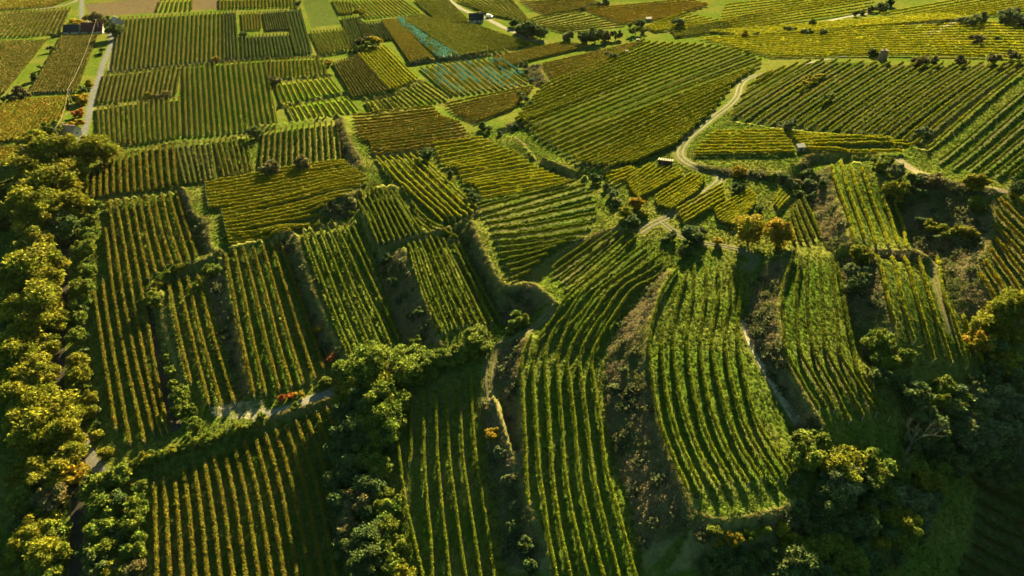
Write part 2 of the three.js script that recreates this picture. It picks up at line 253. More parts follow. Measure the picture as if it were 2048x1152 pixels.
plot('shaded plot in the bottom right corner', 'shade', 'far end', 8, [[1946, 946], [1962, 966], [1955, 1000], [1950, 1040], [1950, 1068], [1946, 1094], [1925, 1115], [1917, 1140]], [[2100, 1010], [2110, 1036], [2105, 1072], [2100, 1108], [2100, 1140], [2096, 1166], [2075, 1187], [2067, 1212]]);
plotAcross('shaded plot right of the centre grove', 'green', 'left', [[795, 852], [824, 796], [848, 788], [873, 780], [895, 773], [918, 768], [942, 760]], [[797, 890], [823, 852], [848, 852], [873, 852], [896, 852], [922, 852], [946, 852]], [[802, 940], [822, 905], [848, 905], [875, 910], [899, 920], [926, 920], [952, 915]], [[812, 1010], [818, 928], [855, 1015], [884, 1015], [912, 1018], [940, 1015], [968, 1015]], [[827, 1073], null, [862, 1085], [892, 1085], [921, 1085], [951, 1085], [979, 1085]], [[852, 1180], null, [865, 1180], [901, 1180], [935, 1180], [965, 1180], [994, 1180]]);
plot('upper half of the mid-left terrace', 'ochre', 'far end', 9, [[410, 366], [413, 390], [417, 414]], [[575, 336], [590, 358], [600, 385]], [[690, 322], [712, 338], [732, 352]]);
plot('lower half of the mid-left terrace', 'ochre', 'far end', 11, [[443, 422], [450, 455], [458, 487]], [[738, 360], [700, 384], [652, 412], [648, 440], [582, 461]]);
plot('open plot left of the centre terrace', 'yellow', 'left', 7, [[753, 315], [796, 313], [835, 307]], [[820, 382], [856, 378], [896, 364]], [[885, 445], [914, 439], [958, 419]]);
plotRows('crooked strip below the open centre-left plot', 'olive', 'left', [[832, 436], [858, 460], [882, 478]], [[824, 405], [843, 428], [862, 443], [887, 457], [916, 477]]);
plot('stepped ochre plots above the centre terrace', 'yellow', 'far end', 18, [[866, 288], [875, 308], [885, 330], [915, 338], [925, 362], [955, 374], [962, 396]], [[965, 275], [1000, 292], [1035, 305], [1050, 318], [1075, 335], [1110, 350], [1140, 362]]);
plot('reddish-brown plot left of the grass arcs', 'brown', 'far end', 16, [[705, 230], [712, 255], [720, 275], [738, 282], [746, 304]], [[865, 213], [885, 232], [920, 243], [935, 265], [942, 280]]);
plot('brown plot below the netted vines', 'brown', 'far end', 12, [[890, 208], [908, 225], [950, 243]], [[1070, 172], [1050, 190], [1026, 215]]);
plot('plot draped in teal nets', 'olive', 'left', 15, [[841, 135], [880, 126], [930, 121], [965, 118], [1000, 118]], [[907, 188], [950, 183], [1000, 176], [1040, 170], [1066, 160]]);
plot('slanting plot below the teal nets', 'flat', 'left', 16, [[731, 202], [790, 187], [848, 164]], [[745, 221], [820, 213], [895, 196]]);
plot('tall plot left of the teal nets', 'flat', 'left', 12, [[666, 125], [690, 118], [715, 110]], [[705, 193], [745, 186], [778, 180]]);
plot('orange-green plot beside the teal nets', 'yellow', 'left', 10, [[718, 108], [740, 100], [766, 90]], [[782, 179], [810, 168], [835, 157]]);
plot('small sunny plot under the yellow hedge tree', 'bright', 'left', 14, [[541, 117], [645, 114]], [[541, 154], [653, 145]]);
plot('bright grassy plot with leaning rows', 'bright', 'left', 11, [[551, 166], [655, 152]], [[565, 205], [679, 181]]);
plot('brown-striped wedge above the long terrace step', 'bright', 'left', 11, [[574, 210], [694, 194]], [[590, 240], [715, 220]]);
plot('plot with the two round bushes', 'flat', 'left', 14, [[528, 260], [600, 249], [674, 242]], [[521, 332], [600, 327], [681, 313]]);
plot('narrow plot left of the two round bushes', 'flat', 'left', 7, [[430, 279], [492, 270]], [[448, 352], [506, 342]]);
plot('pale green plot in the mid left', 'pale', 'left', 7, [[352, 287], [420, 281]], [[371, 367], [432, 357]]);
plot('tall striped rows beside the left trees', 'dusk', 'left', 14, [[178, 342], [217, 320], [270, 304], [305, 293], [346, 287]], [[173, 399], [228, 386], [296, 381], [354, 371]]);
plot('plot above the shrubby ditch', 'flat', 'left', 17, [[196, 214], [263, 203], [358, 195]], [[200, 278], [260, 288], [362, 271]]);
plot('plot right of the asphalt lane', 'flat', 'left', 17, [[211, 147], [300, 138], [362, 131]], [[197, 205], [270, 196], [352, 187]]);
plot('widest left plot', 'flat', 'left', 17, [[368, 131], [450, 124], [530, 118]], [[374, 270], [470, 262], [554, 247]]);
plot('plot beside the tiled sheds', 'flat', 'left', 24, [[240, 35], [383, 26], [440, 23]], [[226, 138], [365, 126], [440, 118]]);
plot('dark strip beyond the wide left plot', 'deep', 'left', 5, [[447, 24], [470, 22]], [[449, 116], [477, 115]]);
plot('grassy strip', 'bright', 'left', 7, [[484, 25], [520, 22]], [[487, 60], [522, 58]]);
plot('dark plot right of the grassy strip', 'deep', 'left', 11, [[526, 24], [570, 20]], [[534, 60], [580, 58]]);
plot('dark narrow plot hooking round the small one', 'deep', 'left', 5, [[573, 20], [600, 16]], [[596, 107], [624, 105]]);
plot('small dark plot inside the hooked one', 'deep', 'left', 15, [[484, 71], [581, 67]], [[487, 116], [592, 107]]);
plot('square plot left of the golden tree', 'flat', 'left', 11, [[621, 63], [686, 56]], [[642, 106], [702, 96]]);
plot('blue-green plot above the golden tree', 'deep', 'left', 16, [[684, 35], [712, 33], [728, 45], [762, 42]], [[707, 94], [735, 88], [760, 80], [786, 78]]);
plot('bright striped plot at the top centre-left', 'bright', 'left', 14, [[705, 2], [800, -3]], [[735, 35], [838, 25]]);
plot('short plot beside the rough fallow field', 'olive', 'left', 6, [[665, 0], [700, 0]], [[680, 28], [706, 26]]);
plot('bare brown plot left of the netted strip', 'brown', 'left', 9, [[765, 40], [790, 38]], [[822, 126], [865, 115]]);
plot('netted strip beside the bare brown plot', 'olive', 'left', 6, [[790, 38], [802, 35]], [[835, 78], [864, 80]], [[880, 117], [918, 113]]);
plot('olive plot right of the netted strip', 'olive', 'left', 13, [[806, 34], [842, 28]], [[922, 111], [985, 99]]);
plot('olive plot below the white farm house', 'olive', 'left', 18, [[850, 32], [905, 48], [940, 46]], [[937, 109], [1000, 99], [1070, 90]]);
plot('plot left of the country road', 'olive', 'left', 12, [[830, 0], [870, -5], [893, -3]], [[880, 44], [910, 45], [936, 40]]);
plot('plot beyond the country road', 'olive', 'left', 12, [[915, 0], [1020, -5]], [[985, 30], [1060, 44]]);
plot('brown plot at the top centre', 'brown', 'left', 10, [[1040, 0], [1060, 16], [1090, 27]], [[1180, -5], [1190, 2], [1210, 10]]);
plot('olive plot behind the far copse', 'olive', 'left', 10, [[1050, 40], [1080, 52], [1120, 62]], [[1130, 20], [1180, 30], [1250, 48]]);
plot('rust-coloured far slope', 'rust', 'left', 12, [[1170, 18], [1185, 25], [1240, 45]], [[1380, -2], [1420, 8], [1340, 35]]);
plot('small ochre slope behind the lone tree', 'yellow', 'left', 7, [[1290, 54], [1310, 62]], [[1370, 25], [1450, 42]]);
plot('grass-striped plot right of the lone tree', 'olive', 'left', 7, [[1345, 63], [1350, 73]], [[1545, 20], [1560, 48]]);
plot('brown plot below the far copse', 'brown', 'left', 10, [[985, 115], [1000, 134]], [[1130, 83], [1180, 91]]);
plot('brown plot above the hummock', 'brown', 'far end', 14, [[1084, 127], [1096, 147], [1114, 166]], [[1290, 79], [1245, 105], [1215, 130]]);
plot('broad yellow-green hillside plot', 'bold', 'far end', 32, [[1079, 178], [1026, 243], [1063, 262], [1108, 292], [1150, 322], [1190, 330], [1262, 326]], [[1300, 84], [1400, 88], [1500, 102], [1528, 124], [1468, 165], [1420, 226], [1354, 285]]);
plot('golden plot above the stone hut', 'gold', 'left', 13, [[1400, 76], [1450, 90], [1540, 112]], [[2060, 45], [2070, 80], [2070, 116]]);
plot('golden band below the far gravel road', 'gold', 'left', 9, [[1420, 63], [1500, 72]], [[1880, 27], [1950, 36]]);
plot('striped plot in the top right corner', 'yellow', 'left', 10, [[1760, 28], [1800, 34], [1910, 37]], [[2060, -25], [2060, -5], [2070, 20]]);
plot('yellow-olive slope at the top right', 'yellow', 'left', 11, [[1450, 10], [1440, 35], [1470, 58]], [[1700, -20], [1750, -5], [1735, 20]]);
plot('striped hillside below the ridge', 'bold', 'left', 21, [[1512, 158], [1495, 172], [1480, 196], [1456, 230], [1536, 247], [1600, 253], [1680, 262], [1770, 270], [1852, 296]], [[1545, 143], [1575, 132], [1605, 124], [1640, 118], [1744, 123], [1798, 126], [1850, 126], [1945, 126], [2072, 121]]);
plot('steep wide-spaced rows at the right edge', 'green', 'left', 8, [[1878, 322], [1915, 338], [1960, 344], [2020, 350], [2080, 352]], [[2090, 150], [2110, 170], [2130, 200], [2140, 250], [2160, 290]]);
plot('clumpy plot below the striped hillside', 'yellow', 'far end', 8, [[1426, 263], [1402, 285], [1388, 306]], [[1564, 262], [1582, 284], [1592, 302]]);
plot('yellow band under the striped hillside', 'yellow', 'far end', 7, [[1574, 266], [1594, 282], [1606, 296]], [[1700, 273], [1836, 285], [1806, 302]]);
plot('small ochre corner plot below the grass arcs', 'yellow', 'far end', 4, [[1206, 350], [1226, 368]], [[1262, 334], [1278, 342]]);
plot('yellow plot beside the dark shed', 'yellow', 'far end', 9, [[1255, 362], [1268, 388], [1278, 394]], [[1300, 328], [1368, 340], [1362, 350]]);
plot('yellow plot inside the farm track bend', 'yellow', 'far end', 8, [[1310, 394], [1316, 410], [1342, 418]], [[1385, 346], [1412, 355], [1394, 382]]);
plot('yellow strip below the farm track', 'yellow', 'far end', 5, [[1354, 420], [1368, 446]], [[1446, 368], [1450, 396]]);
plot('yellow plot above the big orange tree', 'yellow', 'far end', 9, [[1430, 418], [1436, 440], [1464, 450]], [[1500, 380], [1513, 393], [1503, 418]]);
plot('short strip beside the dry grass bank', 'olive', 'left', 5, [[1576, 428], [1591, 407], [1606, 394]], [[1590, 482], [1622, 482], [1640, 467]]);
plot('tiny plot under the shrubby bank', 'yellow', 'far end', 4, [[1548, 402], [1556, 420]], [[1562, 381], [1578, 394]]);
plot('upper left plot below the side road', 'flat', 'left', 18, [[10, 23], [140, 15]], [[-45, 75], [60, 71], [118, 65]]);
plot('top left corner plot', 'brown', 'left', 16, [[20, -10], [150, -9]], [[-10, 19], [105, 10]]);
plot('slanted plot on the upper left edge', 'flat', 'left', 15, [[0, 81], [93, 79]], [[-90, 186], [8, 184]]);
plot('plot below the tiled sheds', 'flat', 'left', 16, [[125, 72], [195, 67]], [[60, 185], [152, 182]]);
plot('ochre plot left of the stone house', 'brown', 'left', 20, [[20, 201], [80, 196], [142, 191]], [[-90, 285], [-10, 285], [110, 262]]);
plot('brown plot on the left edge', 'brown', 'left', 8, [[0, 297], [60, 286]], [[-60, 330], [20, 326]]);
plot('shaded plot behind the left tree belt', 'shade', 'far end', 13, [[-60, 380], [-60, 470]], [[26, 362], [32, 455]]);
plot('small plot between the ploughed fields', 'bright', 'left', 8, [[322, 0], [384, -2]], [[314, 22], [383, 19]]);
plot('long striped plot along the top edge', 'bright', 'left', 22, [[440, -3], [590, -6]], [[440, 17], [592, 12]]);
// rows met with the land, at half the height of the vines
for (const p of plots) {
  p.lines = p.rows.map((r) => curve(r.map((q) => onGround(q[0], q[1], 1.0)), 1.2).map((q) => [q[0], ground(q[0], q[2]), q[2]]));
  p.lines.forEach((l) => { l.len = (l.length - 1) * 1.2; });
}
// ---------------------------------------------------------------- roads and tracks, measured as lines on the land
const road = (pts) => curve(pts.map((p) => onGround(p[0], p[1])), 1).map((q) => [q[0], ground(q[0], q[2]), q[2]]);
const ways = [
  { name: 'asphalt_lane', w: 3.1, ruts: 0, look: 'asphalt', label: 'grey asphalt lane curving past the sheds on the upper left', line: road([[164, -6], [163, 23], [165, 38], [174, 45], [196, 54], [213, 64], [224, 76], [219, 99], [206, 128], [198, 156], [187, 182], [180, 219], [172, 250], [165, 279], [158, 306]]) },
  { name: 'dirt_lane', w: 2.8, ruts: 0, look: 'mud', label: 'shadowed dirt lane running down through the left tree belt', line: road([[158, 308], [152, 330], [142, 400], [132, 470], [128, 540], [126, 600], [121, 690], [118, 780], [132, 840], [160, 885], [158, 965], [154, 1030], [151, 1180]]) },
  { name: 'farm_track', w: 3.6, ruts: 2, look: 'chalk', label: 'pale two-rut farm track snaking down the right hillside', line: road([[1532, 146], [1514, 151], [1490, 161], [1480, 174], [1474, 193], [1456, 213], [1430, 232], [1399, 258], [1378, 276], [1363, 297], [1360, 308], [1366, 319], [1389, 332], [1422, 342], [1440, 352], [1438, 362], [1428, 372], [1402, 392], [1362, 415], [1331, 436], [1300, 451], [1276, 466]]) },
  { name: 'farm_track', w: 2.4, ruts: 2, look: 'chalk', label: 'pale track branching off below the yellow plots', line: road([[1321, 441], [1336, 454], [1362, 471], [1390, 482], [1409, 487], [1451, 493], [1482, 501], [1502, 510], [1509, 519], [1504, 528], [1490, 538]]) },
  { name: 'dirt_path', w: 1.6, ruts: 0, look: 'sand', label: 'narrow pale path at the foot of the right scrub bank', line: road([[1486, 640], [1492, 662], [1504, 692], [1530, 744], [1543, 764], [1558, 792], [1580, 824], [1598, 850]]) },
  { name: 'grass_track', w: 3, ruts: 2, look: 'earth', label: 'grassy two-rut track beside the long winding plot', line: road([[1110, 610], [1070, 652], [1024, 683], [994, 694], [982, 724], [978, 762], [990, 808], [1008, 861], [1024, 905], [1036, 940]]) },
  { name: 'stony_lane', w: 3, ruts: 0, look: 'stone', label: 'grey stony lane leaving the centre grove', line: road([[690, 772], [677, 779], [647, 791], [616, 801], [600, 809], [570, 820], [538, 830], [505, 842]]) },
  { name: 'country_road', w: 4.2, ruts: 0, look: 'chalk', label: 'pale country road past the dark-roofed farm house', line: road([[893, -8], [902, 4], [923, 18], [949, 29], [976, 39], [1007, 55], [1024, 62], [1062, 80], [1090, 84]]) },
  { name: 'gravel_road', w: 5, ruts: 0, look: 'chalk', label: 'pale gravel road on the far right hillside', line: road([[1846, 75], [1872, 62], [1898, 52], [1914, 40], [1930, 34]]) },
  { name: 'gravel_road', w: 3.4, ruts: 0, look: 'chalk', label: 'pale gravel spur crossing the golden vines', line: road([[1800, 53], [1846, 47], [1875, 43], [1914, 38]]) },
  { name: 'gravel_road', w: 3.4, ruts: 0, look: 'chalk', label: 'pale road climbing towards the far bushes', line: road([[1525, 73], [1562, 65], [1593, 57], [1640, 47], [1666, 40], [1705, 32], [1750, 25]]) },
  { name: 'gravel_road', w: 2.6, ruts: 0, look: 'chalk', label: 'short pale road end above the striped hillside', line: road([[1604, 129], [1645, 120], [1692, 113]]) },
  { name: 'dirt_path', w: 2.6, ruts: 0, look: 'earth', label: 'brown dirt path under the steep right-edge rows', line: road([[1790, 314], [1822, 337], [1861, 355], [1900, 366], [1953, 376], [2023, 385], [2070, 392]]) },
  { name: 'dirt_path', w: 2.2, ruts: 2, look: 'earth', label: 'brown track beside the yellowing plot', line: road([[1822, 488], [1856, 498], [1872, 514], [1868, 540], [1880, 590], [1904, 670]]) },
  { name: 'sunken_lane', w: 2.6, ruts: 0, look: 'mud', label: 'dark sunken lane between the long and narrow left plots', line: road([[296, 610], [306, 660], [320, 730], [336, 800], [352, 862]]) },
  { name: 'dirt_path', w: 3, ruts: 0, look: 'stone', label: 'dirt spur joining the lane in the left tree belt', line: road([[163, 872], [178, 908], [204, 952]]) },
  { name: 'grass_track', w: 2, ruts: 2, look: 'earth', label: 'field track along the foot of the plot beside the sheds', line: road([[236, 80], [236, 92], [226, 114], [219, 131], [224, 141], [260, 137], [340, 129], [417, 121], [478, 117]]) },
  { name: 'gravel_road', w: 3, ruts: 0, look: 'chalk', label: 'pale side road meeting the asphalt lane at the top left', line: road([[60, 21], [110, 14], [146, 5], [158, -6]]) },
];

// ---------------------------------------------------------------- what covers the ground, worked out in plan: grass, the plots' own grass, soil under the vines, dry scrub on the banks
const lin2srgb = (c) => c <= 0.0031308 ? c * 12.92 : 1.055 * Math.pow(c, 1 / 2.4) - 0.055;
class Plan {
  constructor(x0, x1, z0, z1, n) {
    Object.assign(this, { x0, x1, z0, z1, n, sx: n / (x1 - x0), sz: n / (z1 - z0) });
    this.field = new Uint8Array(n * n); this.soil = new Uint8Array(n * n); this.scrub = new Uint8Array(n * n); this.bare = new Uint8Array(n * n);
  }
  fill(mask, pts, value) {      // even-odd scan of a polygon [[x, z], ...]
    const n = this.n, q = pts.map((p) => [(p[0] - this.x0) * this.sx, (p[1] - this.z0) * this.sz]);
    let lo = Infinity, hi = -Infinity; for (const p of q) { lo = Math.min(lo, p[1]); hi = Math.max(hi, p[1]); }
    for (let r = Math.max(0, Math.ceil(lo - 0.5)); r <= Math.min(n - 1, Math.floor(hi - 0.5)); r++) {
      const y = r + 0.5, xs = [];
      for (let i = 0, j = q.length - 1; i < q.length; j = i++) if ((q[i][1] > y) !== (q[j][1] > y)) xs.push(q[i][0] + (y - q[i][1]) / (q[j][1] - q[i][1]) * (q[j][0] - q[i][0]));
      xs.sort((a, b) => a - b);
      for (let k = 0; k + 1 < xs.length; k += 2) for (let c = Math.max(0, Math.ceil(xs[k] - 0.5)); c <= Math.min(n - 1, Math.floor(xs[k + 1] - 0.5)); c++) mask[r * n + c] = value;
    }
  }
  stroke(mask, line, width, value) {
    for (let k = 0; k + 1 < line.length; k++) {
      const a = line[k], b = line[k + 1], dx = b[0] - a[0], dz = b[2] - a[2], L = Math.hypot(dx, dz) || 1, nx = -dz / L * width / 2, nz = dx / L * width / 2, ex = dx / L * 0.1, ez = dz / L * 0.1;
      this.fill(mask, [[a[0] + nx - ex, a[2] + nz - ez], [b[0] + nx + ex, b[2] + nz + ez], [b[0] - nx + ex, b[2] - nz + ez], [a[0] - nx - ex, a[2] - nz - ez]], value);
    }
  }
  at(mask, x, z) { const c = Math.floor((x - this.x0) * this.sx), r = Math.floor((z - this.z0) * this.sz); return c < 0 || r < 0 || c >= this.n || r >= this.n ? 0 : mask[r * this.n + c]; }
}
const nearPlan = new Plan(-215, 265, -335, -75, 2048), farPlan = new Plan(-520, 760, -900, -335, 2048);
const planAt = (z) => z > -335 ? nearPlan : farPlan;
const lookNames = Object.keys(LOOKS);
for (const plan of [nearPlan, farPlan]) {
  for (const p of plots) {
    const a = p.lines[0], b = p.lines[p.lines.length - 1];
    plan.fill(plan.field, [...p.lines.map((l) => l[0]), ...b, ...p.lines.map((l) => l[l.length - 1]).reverse(), ...[...a].reverse()].map((q) => [q[0], q[2]]), 1 + lookNames.indexOf(p.look));
  }
  for (const t of terraceBanks) plan.fill(plan.scrub, [...t.c, ...[...t.f].reverse()].map((q) => [q[0], q[2]]), { scrub: 1, grass: 2, dry: 3 }[t.look]);
  for (const t of terraceBanks) plan.stroke(plan.scrub, t.c, 1.5, 3);
  for (const p of plots) for (const l of p.lines) plan.stroke(plan.soil, l.map((q, i) => [q[0] + Math.cos(i * 0.3) * 0.05 + 0.35, 0, q[2]]), Math.max(1.15, 1.2 / plan.sx), 1);
  { const r = plots.find((p) => p.where === 'striped hillside below the ridge').lines; for (let i = 0; i + 1 < r.length; i += 1 + (i * 7 % 3)) plan.stroke(plan.scrub, r[i].map((q, k) => { const o = r[i + 1][Math.min(r[i + 1].length - 1, Math.round(k / r[i].length * r[i + 1].length))]; return [(q[0] + o[0]) / 2, 0, (q[2] + o[2]) / 2]; }).filter((q, k) => vnoise(k * 0.06, i * 3.3) > 0.3), 1.5, 3); }
  for (const w of ways) plan.stroke(plan.bare, w.line, w.w + 1.4, 1);
  const patch = (look, ...px) => plan.fill(plan.bare, px.map((q) => { const g = onGround(q[0], q[1]); return [g[0], g[2]]; }), look);
  patch(2, [170, 8], [318, -4], [316, 24], [240, 30], [180, 33]); patch(2, [385, 0], [440, -3], [440, 18], [385, 20]);      // ploughed earth
  patch(3, [415, 818], [470, 804], [525, 800], [540, 822], [505, 838], [440, 838]);                                              // dry stony headland
  patch(4, [605, 0], [655, -2], [684, 48], [622, 55]);                                                                       // rough fallow
}
const mixTo = (c, d, t) => { c[0] += (d[0] - c[0]) * t; c[1] += (d[1] - c[1]) * t; c[2] += (d[2] - c[2]) * t; };
function groundTexture(plan) {
  const n = plan.n, out = new Uint8Array(n * n * 4), c = [0, 0, 0], table = new Uint8Array(4096);
  for (let i = 0; i < 4096; i++) table[i] = Math.round(lin2srgb(i / 4095 * 0.5) * 255);
  for (let r = 0; r < n; r++) for (let q = 0; q < n; q++) {
    const x = plan.x0 + (q + 0.5) / plan.sx, z = plan.z0 + (r + 0.5) / plan.sz;
    const n1 = fbm(x * 0.9, z * 0.9), n2 = vnoise(x * 0.09 + 50, z * 0.09), n3 = vnoise(x * 3.1, z * 3.1), jx = (n1 - 0.5) * 1.1, jz = (n3 - 0.5) * 0.9;
    const f = plan.at(plan.field, x + jx, z + jz), look = f ? LOOKS[lookNames[f - 1]] : null;
    const g = look ? look.grass : [0.062, 0.088, 0.016];
    c[0] = g[0]; c[1] = g[1]; c[2] = g[2] * 0.7;
    mixTo(c, [g[0] * 1.6, g[1] * 1.12, g[2] * 1.3], smooth(0.3, 0.8, n2) * 0.75);
    mixTo(c, [0.13, 0.105, 0.045], smooth(0.6, 0.85, n1) * 0.35);
    if (look && plan.at(plan.soil, x + jx * 0.45, z + jz * 0.45)) mixTo(c, look.soil, look.strip * smooth(0.2, 0.5, n1 * 0.6 + n2 * 0.4));
    const s = plan.at(plan.scrub, x + jx * 1.3, z + jz * 1.3);
    if (s === 1) { mixTo(c, [0.14, 0.125, 0.055], 0.8); mixTo(c, [0.06, 0.08, 0.022], smooth(0.4, 0.7, n2) * 0.8); mixTo(c, [0.15, 0.125, 0.07], smooth(0.55, 0.8, n3) * 0.4); }
    else if (s === 3) mixTo(c, [0.15, 0.135, 0.045], 0.35 + n1 * 0.4);
    else if (s === 2) mixTo(c, [0.085, 0.12, 0.018], 0.6);
    const b = plan.at(plan.bare, x + jx * 0.8, z + jz * 0.8);
    if (b === 1) mixTo(c, [0.11, 0.105, 0.04], 0.45); else if (b === 2) mixTo(c, [0.085, 0.06, 0.042], 0.9); else if (b === 3) mixTo(c, [0.2, 0.17, 0.12], smooth(0.35, 0.75, n1 * 0.5 + n2 * 0.5)); else if (b === 4) mixTo(c, [0.045, 0.06, 0.016], 0.85);
    const k = (r * n + q) * 4, m = 0.5 + 0.65 * n1 + 0.36 * n3;
    for (let e = 0; e < 3; e++) out[k + e] = table[Math.min(4095, Math.round(c[e] * m * 8190))];
    out[k + 3] = 255;
  }
  const t = new THREE.DataTexture(out, n, n); t.colorSpace = THREE.SRGBColorSpace; t.magFilter = THREE.LinearFilter; t.minFilter = THREE.LinearMipmapLinearFilter; t.generateMipmaps = true;
  t.wrapS = t.wrapT = THREE.MirroredRepeatWrapping; t.needsUpdate = true;
  return t;
}
function noiseTile(n, f, freq) {
  const d = new Uint8Array(n * n * 4);
  for (let j = 0; j < n; j++) for (let i = 0; i < n; i++) {
    const a = i / n, b = j / n, s = (u, v) => f(u * freq, v * freq);
    const v = lerp(lerp(s(a, b), s(a - 1, b), a), lerp(s(a, b - 1), s(a - 1, b - 1), a), b), k = (j * n + i) * 4;
    d[k] = d[k + 1] = d[k + 2] = v * 255; d[k + 3] = 255;
  }
  const t = new THREE.DataTexture(d, n, n); t.magFilter = THREE.LinearFilter; t.wrapS = t.wrapT = THREE.RepeatWrapping; t.needsUpdate = true; return t;
}
const bumpTile = noiseTile(512, fbm, 40);
{ // uneven scrub on the banks, gentle unevenness elsewhere
  for (let j = 0; j < NJ; j++) { const z = zAt(j), hw = half(z), plan = planAt(z); for (let i = 0; i < NI; i++) {
    const x = sAt(i) * hw, s = plan.at(plan.scrub, x, z);
    height[j * NI + i] += (fbm(x * 0.45, z * 0.45) - 0.5) * (s === 1 ? 0.8 : s === 3 ? 0.5 : s === 2 ? 0.35 : 0.12);
  } }
  const sv = [-9, -3.2, -1.7], zv = [260, 60, -20, -48]; for (let i = 0; i < NI; i++) sv.push(sAt(i)); sv.push(1.7, 3.2, 9);
  for (let j = 0; j < NJ; j++) zv.push(zAt(j)); zv.push(-1100, -1700, -3000, -6000);
  const n = sv.length, pos = [], uv = [], idx = [[], []];
  const edge = zv.findIndex((z) => z < -335);
  const vertexRow = (k, plan) => {
    const z = zv[k], hw = half(z);
    for (let a = 0; a < n; a++) {
      const x = sv[a] * hw, j = k - 4, i = a - 3, inside = j >= 0 && j < NJ && i >= 0 && i < NI;
      pos.push(x, inside ? height[j * NI + i] : plate(x, z), z); uv.push((x - plan.x0) * plan.sx / plan.n, (z - plan.z0) * plan.sz / plan.n);
    }
  };
  const rowsOut = []; let count = 0;
  for (let k = 0; k < zv.length; k++) { vertexRow(k, k <= edge ? nearPlan : farPlan); rowsOut.push(count++); if (k === edge) { vertexRow(k, farPlan); rowsOut.farEdge = count++; } }
  for (let k = 0; k + 1 < zv.length; k++) {
    const r0 = k === edge ? rowsOut.farEdge : rowsOut[k], r1 = rowsOut[k + 1], list = idx[k < edge ? 0 : 1];
    for (let a = 0; a + 1 < n; a++) { const p = r0 * n + a, q = r1 * n + a; list.push(p, p + 1, q, p + 1, q + 1, q); }
  }
  const geo = new THREE.BufferGeometry();
  geo.setAttribute('position', new THREE.Float32BufferAttribute(pos, 3)); geo.setAttribute('uv', new THREE.Float32BufferAttribute(uv, 2));
  const all = new Uint32Array(idx[0].length + idx[1].length); all.set(idx[0]); all.set(idx[1], idx[0].length);
  geo.setIndex(new THREE.BufferAttribute(all, 1)); geo.addGroup(0, idx[0].length, 0); geo.addGroup(idx[0].length, idx[1].length, 1);
  geo.computeVertexNormals();
  const skin = (plan, bump) => { const b = bumpTile.clone(); b.repeat.set((plan.x1 - plan.x0) / 24, (plan.z1 - plan.z0) / 24); b.needsUpdate = true; return new THREE.MeshPhysicalMaterial({ map: groundTexture(plan), bumpMap: b, bumpScale: bump, roughness: 1, specularIntensity: 0 }); };
  const land = new THREE.Mesh(geo, [skin(nearPlan, 0.35), skin(farPlan, 0.5)]);
  land.receiveShadow = land.castShadow = true;
  tag(put(land, 'ground'), 'grassy terraced hillside under the vineyards', null, null, 'structure');
}
// ---------------------------------------------------------------- the roads themselves
function ribbon(line, width, shift, lift, pos, idx) {
  const base = pos.length / 3, K = 3;
  line.forEach((p, i) => {
    const a = line[Math.max(0, i - 1)], b = line[Math.min(line.length - 1, i + 1)], L = Math.hypot(b[0] - a[0], b[2] - a[2]) || 1, nx = -(b[2] - a[2]) / L, nz = (b[0] - a[0]) / L;
    for (let k = 0; k < K; k++) { const s = shift + (k / (K - 1) - 0.5) * width * (0.85 + 0.3 * vnoise(i * 0.35, k * 9 + shift * 5)), x = p[0] + nx * s, z = p[2] + nz * s; pos.push(x, ground(x, z) + lift - (k === 1 ? 0 : 0.03), z); }
    if (i) for (let k = 0; k + 1 < K; k++) { const q = base + (i - 1) * K + k; idx.push(q, q + 1, q + K, q + 1, q + K + 1, q + K); }
  });
}
const wayTile = noiseTile(256, (x, y) => 0.45 + 0.55 * fbm(x, y), 24); wayTile.colorSpace = THREE.SRGBColorSpace;
const wayColour = { asphalt: [0.17, 0.17, 0.18], chalk: [0.22, 0.19, 0.145], sand: [0.5, 0.43, 0.31], earth: [0.26, 0.2, 0.12], stone: [0.3, 0.27, 0.23], mud: [0.09, 0.075, 0.06] };
for (const w of ways) {
  const pos = [], idx = [], lift = 0.1;
  if (w.ruts) { ribbon(w.line, w.w * 0.24, -w.w * 0.27, lift, pos, idx); ribbon(w.line, w.w * 0.24, w.w * 0.27, lift, pos, idx); } else ribbon(w.line, w.w, 0, lift, pos, idx);
  const g = new THREE.BufferGeometry(), uv = [];
  for (let i = 0; i < pos.length; i += 3) uv.push(pos[i] / 9, pos[i + 2] / 9);
  g.setAttribute('position', new THREE.Float32BufferAttribute(pos, 3)); g.setAttribute('uv', new THREE.Float32BufferAttribute(uv, 2)); g.setIndex(idx); g.computeVertexNormals();
  const m = new THREE.Mesh(g, new THREE.MeshPhysicalMaterial({ color: new THREE.Color().setRGB(...wayColour[w.look]), map: wayTile, roughness: 0.95, specularIntensity: 0.1, side: THREE.DoubleSide }));
  m.castShadow = false; m.receiveShadow = true;
  tag(put(m, w.name), w.label, null, null, 'structure');
}
